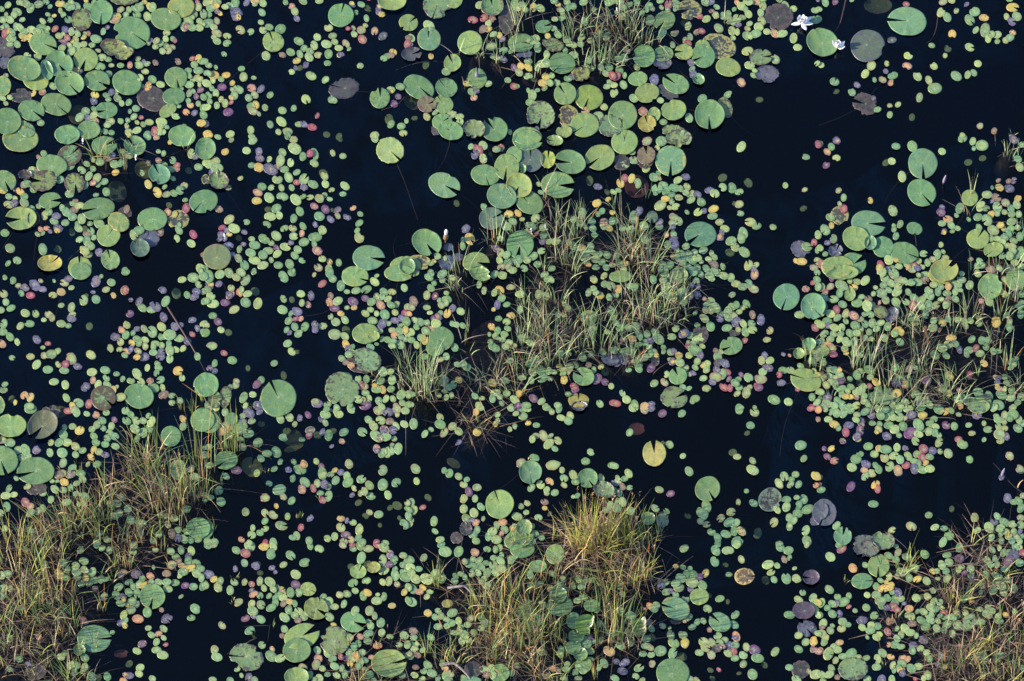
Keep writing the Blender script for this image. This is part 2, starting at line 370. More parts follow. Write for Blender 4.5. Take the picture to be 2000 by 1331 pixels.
# survey of the pond, tile by tile: B pads, S small pads, G grass, M peat, F flowers
SURVEY = """
T 0 0
B 122,-4,17,10,0,n,m 99,13,11.5,12,0,268,g 80,20,10,11,0,n,m 129,33,18.5,15.5,-15,-35,g 115,50,17,9,-20,n,m 162,20,15,11,-10,n,g 177,8,13,10.5,0,235,l 42,44,13.5,11,-15,-20,g 4,47,12,11,0,n,v 24,69,17,12,-20,n,g 35,79,13,10,-15,n,l 46,70,6,10,15,n,t 58,64,14.5,12.5,-30,-55,g 68,83,14.5,12,-15,-50,g 84,59,12,11.5,0,250,l 95,80,13,10,-10,-30,g 124,82,14.5,12,-15,n,g 149,97,16,12,-20,n,n 172,77,11,10.5,0,-75,g 170,95,11,8.5,0,n,g 164,109,9,6,30,n,l 21,94,11,7,0,n,n 55,103,15,11,-15,-40,g 31,109,13,10.5,-15,-35,g 76,108,9,10,-40,n,u 104,109,11,8,0,190,g 7,120,14,13,-10,n,g 26,128,9,7,-30,n,t 65,131,12,8,10,-10,g 87,128,11,9,0,n,g 178,134,13.5,10.5,-10,n,g 3,85,8,10,0,n,g 5,62,6,6,0,n,b
S 59,4y+ 70,4l+ 49,7- 65,6 75,7+ 84,1y- 86,7 92,4 45,3 38,5 20,4+ 8,6l 30,9+ 26,5 2,10 17,12+ 6,15 14,15 3,20 10,20 22,20+ 6,27 16,27 2,28 20,28 12,33 24,32 31,30 36,32 42,22- 49,20- 53,16y- 59,11- 62,15 67,20 69,8+ 41,28 47,29 54,29r 64,30b 58,36l 62,34- 70,32 76,34 66,38r 62,41p+ 74,39m 71,41y- 82,37y- 75,46 82,44- 68,45- 61,48+ 70,51+ 90,45+ 94,39+ 101,32 105,28b- 87,34r- 84,33- 96,50m- 37,55 27,55 17,44 11,38 22,36 5,33r 10,32y 24,38y 29,37y 45,34 40,33 112,20r+ 116,17y- 113,15- 118,10m 126,10- 123,15 131,9- 134,15+ 136,8 144,17 141,3y- 146,7y- 149,8+ 138,5- 193,3r- 194,8 199,15 190,14 195,21 184,21+ 187,17 198,25- 180,27 182,27r- 188,28 195,28l 163,33 162,39l 169,39- 171,41r- 153,41m 157,43 152,46 158,49 163,46- 168,47m 165,50m 159,51 147,40b- 145,43- 100,57 106,59 98,66+ 109,65- 118,65 127,65o 135,58- 136,64 141,61b- 144,63- 152,62n- 174,61n 188,58r- 194,58y 198,61 190,64 184,70 194,70 185,75- 142,71l 137,77 149,78 157,83 145,85y+ 106,73 139,85- 113,91- 115,97 109,91b 104,94- 106,98- 119,102 126,101- 93,94y 92,100b 84,109 78,115 86,116b 92,107- 92,113 94,119o 90,121 108,119m 105,123- 118,119 124,124 127,110- 133,107 131,115 138,116r- 134,120l- 140,122- 146,120l 125,118- 126,130l 134,128 144,132 151,129r 156,129l 160,130- 163,125- 158,120l+ 157,124l 172,115 175,105- 186,103o 182,110o 190,111b 184,99- 194,102 199,106 199,113 197,121y 185,92 189,90- 196,89p 192,95p 199,96 185,84 188,78l 194,77l 195,83- 180,124- 75,70o 79,70b- 52,85 42,90r 33,92y- 10,96 6,102 3,97- 40,121 24,122- 6,75- 4,80- 109,130 103,129 98,129- 30,39y 10,44- 47,15- 99,85- 177,87-
T 400 0
B 133,16,12.5,11.5,0,75,g 67,42,10.5,10,-20,110,l 183,2,14,10.5,0,n,l 171,97,10,10,0,90,g 136,87,15,10,15,165,v
S 3,4m+ 7,4y- 12,3 6,9 11,7y- 20,8- 24,6 30,3 30,6- 41,3b+ 49,1o 49,5- 57,4+ 56,13+ 4,15 15,14y- 12,12b- 31,13b+ 30,18b 33,18y- 3,23+ 12,21m 9,27+ 12,33m 9,37- 12,41 22,36m 22,43 35,30m+ 45,32 19,54- 0,61- 4,65- 11,67- 3,73+ 9,74y+ 8,79l 21,74y 16,78 2,82 7,87- 17,86p 27,82y- 36,68- 38,76l+ 48,77 46,87o+ 55,88b+ 64,94 49,94 43,96 33,88+ 27,88- 29,94 26,96y- 11,92 4,94 1,96- 5,100 16,98m 12,104 20,102 26,101r- 2,106 0,113- 1,121b- 23,110p+ 45,104 50,103y 47,109m+ 53,112- 59,106+ 79,3+ 85,7o- 88,12 90,19b- 96,2 112,2l 55,23 57,30 63,27 74,29+ 92,41+ 97,48 110,37 107,45+ 103,51 119,44+ 84,52 93,54 102,57+ 111,55 121,54++ 120,63 76,54n- 60,55+ 90,60y 89,67b 93,64d- 99,64b- 85,71l 104,75++l 118,79l 121,28 125,36 127,42- 131,48l 138,44m 141,49- 132,54y 133,54b- 144,5b 144,4y- 153,5 148,13- 159,6d- 170,8b 170,13b 173,15y- 171,7y- 158,19- 157,26- 140,29r- 145,28m- 146,34 153,30m 154,39r+ 166,31o 174,36v 152,65 184,52y 178,56 175,58- 182,55n- 160,0r- 198,44r 199,38n- 191,86+ 182,88 182,90y- 189,95p 185,102p 180,114d+ 182,122+ 192,124 197,119- 166,133 194,131 99,98+l 125,99+ 76,109 87,107+ 75,120+l 64,122 81,129+ 92,122 97,122b- 105,125r 119,129d 131,131d 45,128+l 25,132 3,132y 72,130l- 110,114r-
T 800 0
B -1,23,9.5,8,-10,35,l 27,6,14,13,0,250,k 43,0,9,9,0,n,l 81,7,11,11,0,100,g 19,39,11.5,11.5,0,90,t 59,43,12,12,0,n,l 2,54,10,7,0,20,v 42,63,8.5,8.5,0,115,g 66,78,9.5,10,0,90,g 9,86,16,11,-25,-40,g 36,87,11,9.5,-20,130,g 2,96,9,6,-40,n,u 17,103,9.5,8,0,20,w 33,103,10,8.5,-15,125,l 32,120,10,8,0,30,g 40,129,13,9,-20,140,g 63,128,11,9,0,n,k 83,128,13,12,-20,130,g 26,127,5,6,0,n,v 95,20,8,14,0,n,n 96,7,4,8,0,n,u 109,43,13,9,0,0,g 131,27,8,6.5,0,15,g 140,45,11,6.5,-15,n,m 149,63,13,10.5,0,225,g 168,74,9,7,0,n,m 152,93,11,11,-40,125,l 175,96,14,12.5,0,-110,y2 128,114,14,13.5,0,260,k 155,114,10,11,0,n,nk 171,123,14,12,0,215,l 115,134,14,9,-5,n,g 196,124,12,11,0,95,k 151,130,8,6,0,n,l 112,53,8,4,0,n,b
S 69,6 73,11y- 77,23 77,29y- 72,29n 62,20r+ 73,18r 82,34 81,19n 19,26+ 2,38l 1,44b- 21,56o 16,61d 36,71 56,83y- 77,83 61,90 65,89b- 63,96o- 80,46+ 82,56- 91,39b 92,50+ 92,59b 99,51 102,67p 108,61d- 109,66y+ 116,67y 116,61 107,72 116,75 122,75d- 96,79 102,85r 105,85- 116,89- 120,94+ 118,101 125,89- 132,87 133,76y 130,82y 137,82 139,75 144,81+ 155,77 160,75b 125,66 130,63+ 134,62 134,54 125,48 124,38 120,40 135,36y 141,29 145,35 142,20- 141,2 149,18- 146,9n- 145,5y- 154,3 155,8 149,12- 160,7 170,3 180,10 171,22 154,40 156,44l 160,45l 167,44 168,38l 177,40 186,33 193,36 195,3 198,2 175,58- 175,61- 173,68 178,68 161,70y 187,67- 195,67 192,73 198,75r+ 195,80- 193,85 198,83 199,92 190,105l 184,114+ 172,109o 124,127b 98,130l 17,115m 25,111- 41,113m 49,115l 49,121l 5,113d- 12,85- 88,35y- 85,57- 103,3 105,8l 110,6 121,8y 124,8l 128,9l 113,10 152,50+ 160,55 195,120- 116,40- 124,44
G 105,28,30,16,s 69,53,18,7,s 88,56,24,7,s 120,69,24,7,s 157,36,30,12,s 165,27,28,12,s 180,34,34,14,s 184,64,28,10,s 170,60,24,10,s 53,85,16,6,r 180,20,22,14,n 112,16,18,12,s 190,30,22,12,n 196,60,26,10,s 47,52,18,10,r 100,52,34,4,r
F 66,76,p
T 1200 0
B 73,10,12.5,9.5,-5,195,nk 160,17,15,13,10,n,n 49,21,11,9,30,235,g 102,46,17,12,-15,n,nk 29,56,11,11,0,n,g 48,54,9.5,7.5,0,180,g 47,63,9.5,6,0,n,b 68,52,9,8,0,180,l 87,56,12,11,-40,205,g 111,67,12.5,9,-15,n,l 143,57,11,8,0,5,k 149,73,12,8.5,-5,n,b 203,43,16,13.5,-30,n,g 23,78,9.5,7,5,n,g 32,92,12,9.5,15,n,l 60,83,13.5,9.5,-25,145,g 53,91,11,6,-35,n,v 58,109,12.5,10,10,n,l 8,114,14.5,14,0,-95,g 93,114,14.5,14.5,0,-90,g 108,106,7,11,20,n,m 32,122,9,8,0,105,y 39,113,6,7,0,-110,l 60,132,14,8,-20,80,k 82,79,6.5,5,-30,135,g 6,131,5,6,0,n,l 86,46,7,6,0,n,l
S 60,4+ 45,1 53,5r+ 52,11 46,8l- 59,10- 34,6- 37,9- 32,10- 27,13- 35,21+ 47,33 44,38- 57,45- 69,20d 72,26m+ 81,32o- 85,31r- 80,33n- 74,37 69,40 72,43r- 58,34- 60,33n- 89,3+ 95,3b 100,8- 95,12n- 99,16m 90,19l 102,28+ 106,16 111,15 112,20 117,23- 121,25b- 120,19l 125,18- 117,10- 124,7l 128,10- 131,15l 128,3- 132,4- 120,3o 138,2o+ 145,6m 143,13 144,21m+ 141,27+ 132,24 130,29m 130,36+ 138,34+ 133,37- 149,32l 157,34o 164,34+ 167,6 175,9+ 161,0 145,0 175,38+ 179,47 196,11+ 197,20+ 115,31l 120,32l 116,38l 130,51m+ 157,59+ 132,65+ 137,70l- 136,74- 124,81o+ 111,93+ 86,97+ 76,68- 77,73b 75,62b 73,116+ 48,120 45,99 28,110r+ 19,97 39,79b+ 9,84 10,75- 22,66 5,69 8,62- 10,57 4,58 2,75r+ 0,84- 1,91 12,50n 15,5 5,3 8,8 8,17 198,63l- 142,95d- 83,16r- 110,57p- 199,0b- 22,3 3,13-
G 8,43,34,16,n 2,62,20,10,s 29,43,22,8,s 10,30,36,14,s 20,25,28,14,n 36,40,18,10,n 109,22,22,4,r 14,12,18,10,n 0,20,26,12,n
F 3,13,w- 183,24,W
T 1600 0
B 86,22,19,14,-10,175,t 47,46,16.5,16,0,n,v2 58,2,14,8,0,n,u 45,102,13,10,-30,165,n
S 6,3+ 16,2p 32,1- 85,5r- 0,10- 121,3m+ 129,1l 119,13+ 125,18+ 134,11 152,12+ 147,20+ 161,18y+ 144,5b- 186,0 189,8y+ 183,17 193,17+ 188,22b 189,33y 186,38 174,35 165,39l 168,35l 174,41 182,40l 153,30 162,30++ 130,34y+ 147,47++ 71,40v 66,63l- 51,65l 45,73l 54,79- 62,79m 70,82o 72,75+ 65,71b- 87,55l+ 86,65o+ 96,75++ 107,79+ 113,87++ 98,96+ 77,103 69,104m- 69,113- 57,108 32,91+ 37,84b- 53,97b- 15,81 17,87d- 2,64l 112,65l 110,45- 126,45d- 123,55m- 134,75+ 155,63++ 151,72++ 145,74 157,124m 171,129n- 140,133- 91,112d-
F 18,48,c
G 188,133,6,4,r
T 0 266
B 20,4,17.5,13,-5,60,g 66,0,12.5,9,0,n,g 68,20,12,10.5,20,40,g 51,30,15,11,-10,n,g 42,45,14,10.5,10,175,m 25,39,7,5,0,n,n 4,45,12.5,10,-15,-60,g 86,-1,8,5,0,n,g 102,10,12.5,9,0,20,g 132,11,11,9.5,-20,135,g 141,31,10,8,-20,n,u2 156,39,11,9.5,-20,120,t 73,47,10,10,0,-80,m 114,50,9,11,20,n,u 49,64,11,8,10,0,g 96,72,16,11,10,190,g 116,85,11,9,-30,n,m2 106,98,11.5,11,0,60,l 21,82,15,11.5,0,185,l 33,82,6,8,0,n,v 149,82,14.5,11.5,0,n,g 174,82,11,9,0,n,nk 199,65,14,11.5,15,-135,g 146,100,9.5,10,0,100,b 137,111,9.5,9,-40,130,v3 49,126,12,8,0,35,Y3 78,129,11.5,10.5,0,92,l 108,122,9,10,20,105,g 122,76,7,6,0,n,n 201,14,10,11,0,n,g
S 43,18- 38,21n- 32,34l 37,34n- 58,43 24,48m 33,53 27,47 20,55y 3,54y+ 9,60 15,62- 24,60 24,66+ 9,68m+ 14,67b 16,53b- 31,71 38,69 44,78l+ 48,74 53,84 55,79b 57,91b+ 56,93y- 40,92o- 46,91o- 49,94b- 42,96- 37,97- 5,95+ 10,110++ 42,111+ 56,108d 17,122+ 8,125 69,30+ 80,34 85,28 91,24 98,26 91,33 87,40 95,42 91,47o 83,48+ 68,57 96,48- 102,45 104,55+ 94,58- 66,67d 72,66 74,64n- 61,71 65,75 73,73n 78,69 71,80+ 80,82+ 64,85+ 76,87 83,88d 88,86 97,86+ 70,91d 77,91 89,94 85,97n 85,103+ 92,100- 78,102- 88,108+ 83,113m 86,116m+ 97,114b+ 122,131 113,36y 112,28 118,27- 126,19m 120,16- 144,1 153,2b+ 153,2o- 166,7y- 155,16 160,18- 155,25o 160,29 169,24 173,29r 173,33r 167,33+ 187,18l 191,21b 184,31d 194,31 145,48y+ 139,37- 154,56y+ 163,58m 170,57 176,54+ 180,49m+ 169,42- 161,50- 165,65d- 181,63- 182,71r+ 164,75o 171,77y 175,88 175,93 173,101+ 189,97r+ 187,106+ 136,93+ 131,97 140,94 157,94n 135,105r- 136,107- 199,117n 196,130l+ 124,72n 145,27n- 200,27- 105,22n 110,20b 126,0y-
G 97,20,22,12,s 122,30,32,6,r 80,25,18,2,R 130,12,14,6,r 182,12,16,8,r 103,22,20,8,s
F 81,8,w- 132,24,w-
T 400 266
B 181,15,14,12.5,-20,-45,k3 14,45,10,8.5,-10,n,m 1,43,4,5,0,n,nk 12,119,14,12.5,0,n,k2 160,120,16,12,-5,-10,t 196,127,15,9,0,n,l 145,135,11,7,0,n,l
S 5,0y- 13,2- 25,0 26,4 46,1- 47,5+ 81,0 87,4m+ 132,0d- 166,3+ 20,16y+ 41,15+ 4,28+ 11,25 12,32+ 53,16b+ 54,23b+ 63,23l- 46,29 53,31y+ 64,33b++ 71,31b 7,36b 35,42m 23,51 88,13++ 76,17 74,25++ 84,27+ 96,21+ 103,18r 107,18+ 107,27 125,17m 135,20 78,33 90,36 71,43+ 82,41++ 97,43+ 90,46r- 97,51b 106,48++ 117,40l+ 116,34d 118,48+ 124,53l 137,49+ 135,57- 56,50+ 65,51 75,51l 85,51 52,56o+ 51,64y+ 63,61++ 76,60++ 89,63++ 96,60- 103,61 112,62m+ 117,58- 122,62 107,69o 118,72p+ 125,70d- 130,73b 145,71o- 139,80b+ 123,82b+ 130,79m- 152,77- 151,86 149,93- 151,100m+ 62,69d 70,71+ 64,79++ 73,78 93,74+ 87,81+ 112,79+ 108,87b 61,87 78,91 86,91m 96,89+ 95,96o 115,93+ 87,99+ 108,99++ 97,104++ 107,106- 14,72n 24,82m+ 17,90r 22,93b 29,91+ 16,97b 24,97y- 33,97d 39,95b- 41,85 20,101b- 15,102b- 23,108b 38,106b- 46,101+ 49,107+ 58,101+ 70,98+ 65,105 70,110p 79,109+ 84,105b 62,113 45,115+ 57,117+ 71,116+ 91,112 88,117 95,122 34,111+ 33,120 49,122++ 27,116b- 28,114d- 39,127+ 57,127+ 65,122 72,127++ 83,126 110,113o+ 115,121l+ 122,123y 131,124+ 111,129m 121,130+ 0,130 35,133 48,133- 86,133 23,133
F 20,101,w-
T 800 266
B 115,5,15,10,-5,0,g 142,6,8,5,-10,170,l 34,49,16,12,-20,-30,t 74,39,14.5,10,-10,-70,g 95,31,12.5,12.5,0,262,l 102,20,8,9,0,n,g 111,34,3,4,0,n,g 118,24,13,12,0,90,v2 135,24,7.5,8.5,0,85,y3 157,27,15.5,11.5,-15,175,g 186,22,14.5,12.5,10,215,l 145,49,16.5,12.5,-5,-5,g 90,60,15,12,-20,n,t 107,50,13,12,-20,245,l 117,66,14,11,-30,135,g 80,82,12,11,0,25,v3 17,106,15,12.5,-25,-55,g 108,107,13.5,13.5,0,260,g 65,124,13,10,0,-15,l 10,124,12,7,-10,n,nk 38,109,5,4,0,n,b2 37,124,8,7,0,n,b2 47,119,6,4,0,n,b2 -2,129,8,8,0,n,g
S 60,11 72,10 67,14r+ 64,19b 72,23++ 85,14 89,12r 79,15d- 97,39p- 46,63d- 73,70 97,77y 106,76y+ 110,82l 101,84+ 95,89 123,81 117,88 120,89 130,91m 131,98 115,95y 119,99y- 55,91b 52,102 59,101y+ 52,108 27,118 35,120- 24,123y- 21,125- 85,111p 89,115m 89,101 95,117 88,122 96,123 90,128m 101,123 97,129 106,127- 107,121 112,130+ 121,118+ 129,113 115,122 101,132 130,104b 137,104 143,104 169,76++ 167,86 184,50b 183,66y+ 188,74 184,77- 178,84 172,90- 179,91+ 181,97 189,89 195,91y 190,85o 198,84 198,76y- 173,123 177,108 172,113+ 172,119+ 179,114- 186,116 182,121 188,124 182,129 192,129 193,117 198,127 168,110o 175,127o- 194,62y- 199,55- 176,41d 193,52d- 160,82 157,105 160,108 182,116 125,126 139,130 124,96r- 126,48- 128,56-
G 133,60,32,7,r 84,105,34,9,s 102,95,18,7,s 120,96,16,7,s 151,94,38,10,s 162,94,36,12,s 148,105,30,14,n 155,113,20,18,n 155,133,34,14,s 50,132,22,12,s 168,80,22,8,r 130,133,16,10,s 197,70,30,6,r 185,105,12,14,b 143,118,24,12,n 163,125,28,14,n 140,85,24,16,n
F 35,105,b 119,96,w- 133,92,w-
T 1200 266
B 10,7,13,12,0,95,l 31,20,9,9,0,95,w 30,24,8,9,0,n,n 63,4,13,8.5,0,n,k 55,25,15,15,0,-92,t 84,97,15.5,12.5,0,215,t 37,80,5.5,6,0,-95,v3 182,111,10,8,-30,n,b 7,26,8,8,0,n,n 22,45,12,11,0,n,u3
S 32,6m+ 46,6+ 42,12- 17,16 19,24+ 11,28+ 31,32l 43,37- 39,41+ 44,42m- 10,42r 17,42y 6,47y 23,47+ 4,54+ 62,44+ 70,41b+ 71,50m 48,48+ 42,52+ 51,54+ 59,51+ 65,52 70,56- 56,58 40,57- 50,62y 63,61m 56,65- 54,71m 60,70l 45,68++ 73,58- 77,57m 81,58b 75,63l 85,65++ 71,75- 82,75l 88,74b- 97,72y+ 96,79+ 103,85m 93,54b+ 98,57+ 106,51+ 115,51 122,55 122,67m+ 123,76 124,11++ 187,21 186,53m- 167,49- 131,43d 106,38d 185,68d- 199,9r 133,85m+ 139,89 155,90 126,95+ 124,100 114,103+ 118,109m+ 113,111d 127,114++ 108,91l+ 105,95b 103,100b 103,99o- 58,80m 57,86 63,84 57,90b- 58,96 51,97o- 19,81+ 29,88+ 44,89 44,85b 8,91 16,92 0,84+ 19,76- 30,102 36,91d- 52,107 58,102b 59,107b+ 61,108r- 70,108+ 78,114+ 87,112+ 95,115l 98,119 92,121- 72,116 66,115 69,120 62,120 76,122+ 81,120 85,124- 67,125 72,128 81,129 90,130+ 97,126n+ 106,128 98,133+ 54,127 47,126 61,113- 131,127l+ 138,127l 136,131b 188,109+ 195,105r 199,111 177,122y- 183,123y+ 195,129m 199,123m 199,97 58,119y- 10,125y 5,125 9,131+ 2,118 50,132 63,132 45,131 117,63d- 24,74b
G 6,78,36,14,r 31,57,36,12,r 20,95,24,10,s 12,115,34,10,s 28,131,30,12,s 35,128,40,12,s 10,105,20,20,n 25,112,20,20,b 10,125,22,18,n 40,120,20,14,b 61,131,22,3,R 18,118,18,18,n 46,112,14,10,b 20,105,24,14,s
T 1600 266
B 101,28,14.5,14.5,0,-87,t 100,56,14.5,13,-30,-50,g 48,86,17,12.5,-10,-5,t 36,101,13.5,12,-35,n,l 62,109,10.5,10,-20,n,g 50,106,6,7,0,n,t 83,115,14,10.5,-15,-20,g 20,78,9,9,0,n,nk 33,126,13,11,0,30,g 18,129,16,11,0,n,l 93,91,8,6,-20,n,g 147,61,8,8,0,n,l 155,101,11,10,0,60,l 170,112,10,7,20,220,l 16,113,7,6.5,0,60,b 122,133,14,11,0,40,l 174,122,11,6,-15,n,u3 187,131,6,5,0,n,v
S 1,8m 17,5b 18,5o- 12,11 8,16o 17,22l 7,29p+ 140,3+ 150,6 159,10++ 151,13- 120,16+ 91,11++ 75,11 66,23d 71,25+ 81,40++ 146,23d+ 190,4b+ 194,23 196,31+ 199,9- 160,19d- 19,54m+ 24,61 20,67- 24,72r 50,64y+ 72,74++ 120,70b+ 119,75p+ 137,71+ 134,78 146,82- 126,82o+ 120,86+ 129,88 135,91- 130,94- 122,94b 122,95y- 79,87+ 73,92- 75,98 73,88- 6,92++ 11,80+ 12,88y- 0,97- 14,101+ 8,105b- 1,110- 6,116- 2,125r+ 119,107- 121,114- 115,117 102,116+ 111,121m 106,124+ 97,123m 123,120m 101,128 92,127r 86,126 91,131 87,129o- 96,130b- 78,128+ 75,122y- 68,122+ 60,127r+ 59,130y 71,130 66,131b 148,121n 154,128 159,127 157,123- 169,51- 176,51y+ 186,52b+ 164,58+ 173,61n+ 182,66m+ 194,62y+ 193,68 158,69+ 163,71 168,77y 169,64b 174,70+ 181,75+ 174,76 187,71 188,77+ 195,77+ 155,80+ 164,83+ 156,90+ 170,93++ 177,88y 180,90y- 188,84+ 187,91 194,90 184,96+ 167,100 174,101 181,100+ 190,103+ 196,99 179,105 183,108m 189,111+ 179,118 186,118 193,117 198,112 199,119 191,124 197,128 175,44n- 190,44b- 168,131n 176,130 185,45n-
G 146,75,28,12,r 172,131,22,10,s 196,95,14,6,s 150,57,22,6,r 150,132,18,6,r 192,130,20,12,s 184,19,16,4,s 194,17,16,3,r
F 121,47,b2
T 0 532
B 79,0,10.5,8.5,0,n,g 101,124,12.5,12,-20,-40,g 136,122,15,12,-15,n,g 201,111,12,11.5,0,n,g 55,133,12,6,0,n,u2 -1,131,6,9,0,n,g
S 5,6- 13,9 18,14m 25,16b+ 34,13b++ 21,21- 30,23r+ 42,17b+ 40,9- 53,9- 63,11m 67,7b 52,23m+ 60,20o+ 70,16- 94,10b++ 99,5- 109,11+ 104,18m 122,18r+ 111,23o- 91,20b- 84,20d- 94,27+ 82,28+ 60,33- 70,35+ 71,42l 70,46b 4,22m 6,30+ 11,36+ 1,38 25,41+ 35,41+ 48,42m 51,45m 43,47- 4,51+ 20,53 29,51+ 60,51+ 67,53- 87,50d 3,59 10,64++ 17,69- 2,71o+ 36,66b+ 47,70r- 42,74- 12,84- 30,83m+ 43,82m 50,81+ 56,78l+ 70,85m++ 36,91++ 47,96+ 57,91m 64,91r 63,97+ 76,93b+ 89,81l++ 90,98++ 103,96++ 91,106o 96,110 104,104 105,111+ 114,100 120,105 84,113b+ 114,113- 111,116o 118,123l 53,108+ 64,111+ 65,123+ 77,128+ 87,129r+ 71,131y 5,110- 4,116 1,115- 11,121d- 24,121o 30,123o 15,128y- 29,132 123,1+ 128,28b- 136,29b 139,35+ 148,37 152,34b++ 159,18b 172,18d+ 162,29+ 178,8+ 189,6+ 194,13 183,23 192,20b+ 190,25b 196,0 199,5 199,19 199,29- 127,41p+ 124,52m 119,57o 123,62+ 130,60- 134,56b 141,56+ 149,59++ 158,54m+ 166,62++ 171,54b+ 176,53b 160,45b+ 188,47b+ 193,55b 188,61r 199,51 199,59 175,65+ 183,68b 113,64b 118,69m 129,70y 134,66 142,67+ 136,70 142,73m 152,70 158,64 165,70 150,73- 158,72- 150,79 158,78b 166,77+ 117,76m 108,75m 124,78o 122,82 128,76b 135,78m 134,84y 141,83b+ 157,83b+ 166,85+ 172,76l 179,75l 193,83+ 144,94- 154,90 155,94 153,99 157,106++ 134,100+ 128,107 138,108+ 147,107r- 150,113+ 159,113 160,120n+ 168,121 168,128 176,126 174,97y 178,104+ 20,15b-
G 178,133,22,4,r 188,133,12,4,r
T 400 532
B 147,5,13,10,0,-20,l 190,2,15,8,0,n,g 157,61,13,10,0,-5,l 165,64,6,5,20,n,l 158,87,15,11,-20,n,k 134,115,17,17,0,n,k 155,88,17,12,0,n,n 72,124,17.5,18,0,115,g 20,123,6,11,-10,n,m 10,126,7,8,0,n,m 2,111,12,11.5,0,n,g
S 4,5++ 15,3+ 24,2 36,1+ 48,1- 31,6m 40,8++ 5,12b 6,12y- 14,12b 26,16m 2,18+ 6,24 1,29 25,23o+ 24,23b 34,21o 42,22 36,18- 49,16d+ 20,30p+ 8,31++ 40,30++ 52,31m++ 29,37m+ 8,43 13,49p+ 2,52m 16,57+ 23,56d 1,60+ 7,73+ 19,80r 27,87+ 10,90 5,94b 10,97b- 42,91d- 77,5++ 85,1+ 107,3m 122,1+ 125,7+ 115,12r+ 133,14+ 77,27+ 85,24d- 94,22+ 104,24b+ 95,31 101,32o 76,37+ 90,39b+ 84,41- 82,48 89,46r- 94,46o- 88,54+ 98,54++ 80,57- 83,60b- 92,61 108,52b 108,57b 115,53m+ 127,61++ 137,63+ 128,49 137,47+ 138,54d 123,44- 133,41y- 127,36p+ 122,30o 130,29+ 123,24n- 139,20- 148,19+ 158,18+ 145,29p++ 146,35o- 139,35l- 157,26p+ 168,4- 166,10l 175,20+ 183,20m 195,16 168,25+ 173,25 179,27+ 163,30 172,33o+ 182,33+ 187,32 198,34 196,41r+ 162,37+ 157,41+ 168,41- 176,42++ 186,40 164,48+ 174,51b++ 180,51- 186,48b 192,46b 197,49 191,52- 183,57m 190,58 186,62o 196,57y 192,64 196,66 171,58- 173,66- 179,67 168,71- 162,74 157,68b 183,73 185,68- 191,71 198,61 81,70+ 90,75d 85,78 138,71y 140,75b 144,74- 134,85+ 145,79 141,81 138,89n 143,92o 68,90+ 77,98d 31,107m 30,111+ 25,113- 55,106 51,110p+ 47,120+ 38,123+ 52,131b+ 110,129b+ 108,127m 120,130 129,133 142,131+ 150,125l 157,118 160,125+ 170,126 168,115+ 174,115y+ 166,111y- 156,112m 152,111r 150,105 158,105 172,107+ 183,106+ 174,98+ 181,98+ 182,115 177,124 184,124 192,120+ 193,128 187,131m 199,120 199,130 157,131p+ 173,132l 155,125y- 40,131l- 4,132 11,132
G 165,104,12,6,s 188,95,22,5,r 191,112,12,5,r 49,133,8,3,r 41,133,8,2,r 0,126,20,6,r 198,90,30,8,n 197,112,16,6,n
T 800 532
B 31,66,12.5,11.5,0,n,g 25,75,9,8,0,n,g 69,3,11,7,-20,n,l 175,45,8,7.5,0,-80,l 170,103,10.5,9,-10,145,g 165,126,10,7,0,90,y 196,86,9,6,-20,n,b 5,0,5,5,0,n,m
S 19,6 21,2 32,2 32,8 42,6 24,11- 21,16+ 17,23 25,24p+ 25,24o- 36,21 35,27 38,27 29,28- 31,33 36,31- 17,29d- 4,29n 2,35m 17,35- 20,40- 0,41o- 30,41- 37,41y 42,36b 50,39l 28,45b 27,44o- 23,46p- 17,50 26,51l 10,49 21,55o 5,47 7,54 2,59 16,58 44,74+ 42,51- 46,52- 52,53- 83,3 91,4l 68,13 73,19 83,21+ 88,18y+ 99,15m 90,26+ 95,32 86,32b 82,37y- 87,46- 95,49l 100,43y 98,43y- 80,54y 86,58 96,56 93,62 84,63- 78,61- 97,69 94,73 103,72- 88,66- 91,66- 81,73 84,75 98,87 117,52- 79,69- 114,66 118,70 110,65 108,37 126,22 133,22- 134,25- 108,22 152,32 155,36 145,42- 151,43- 134,8 138,8 132,3 180,8m 180,17 182,21 175,20 186,23y 190,4m 191,12 197,14 195,25 197,38 199,45 193,59l 179,56 147,80 155,80- 189,79 198,77 169,84 177,81 162,91- 175,91n 187,93m 191,95d 180,96- 183,105p+ 191,108p 197,112- 156,94m 155,99- 151,106y 150,96- 150,100- 146,92y- 120,98 128,96+ 119,106 130,104+ 136,97 141,98- 137,105- 123,88+ 118,90 110,104- 94,107 81,109y 47,91 53,91 56,93 35,105 33,109 43,110+ 38,113 34,117- 48,106y+ 29,121- 36,123l 41,121- 2,111d 3,120+ 2,130 64,122- 71,124- 68,131 84,118 81,124 88,122 95,119+ 103,125+ 107,119y 106,131p 90,129- 114,131 121,124p+ 129,127 145,131 155,120- 161,120p 162,115p 161,112r 186,129 199,128r 99,132- 133,132 15,83 36,83+ 30,86m 2,67 7,72 12,65 15,67y
M 100,60,70,34 60,85,50,30 150,50,50,50
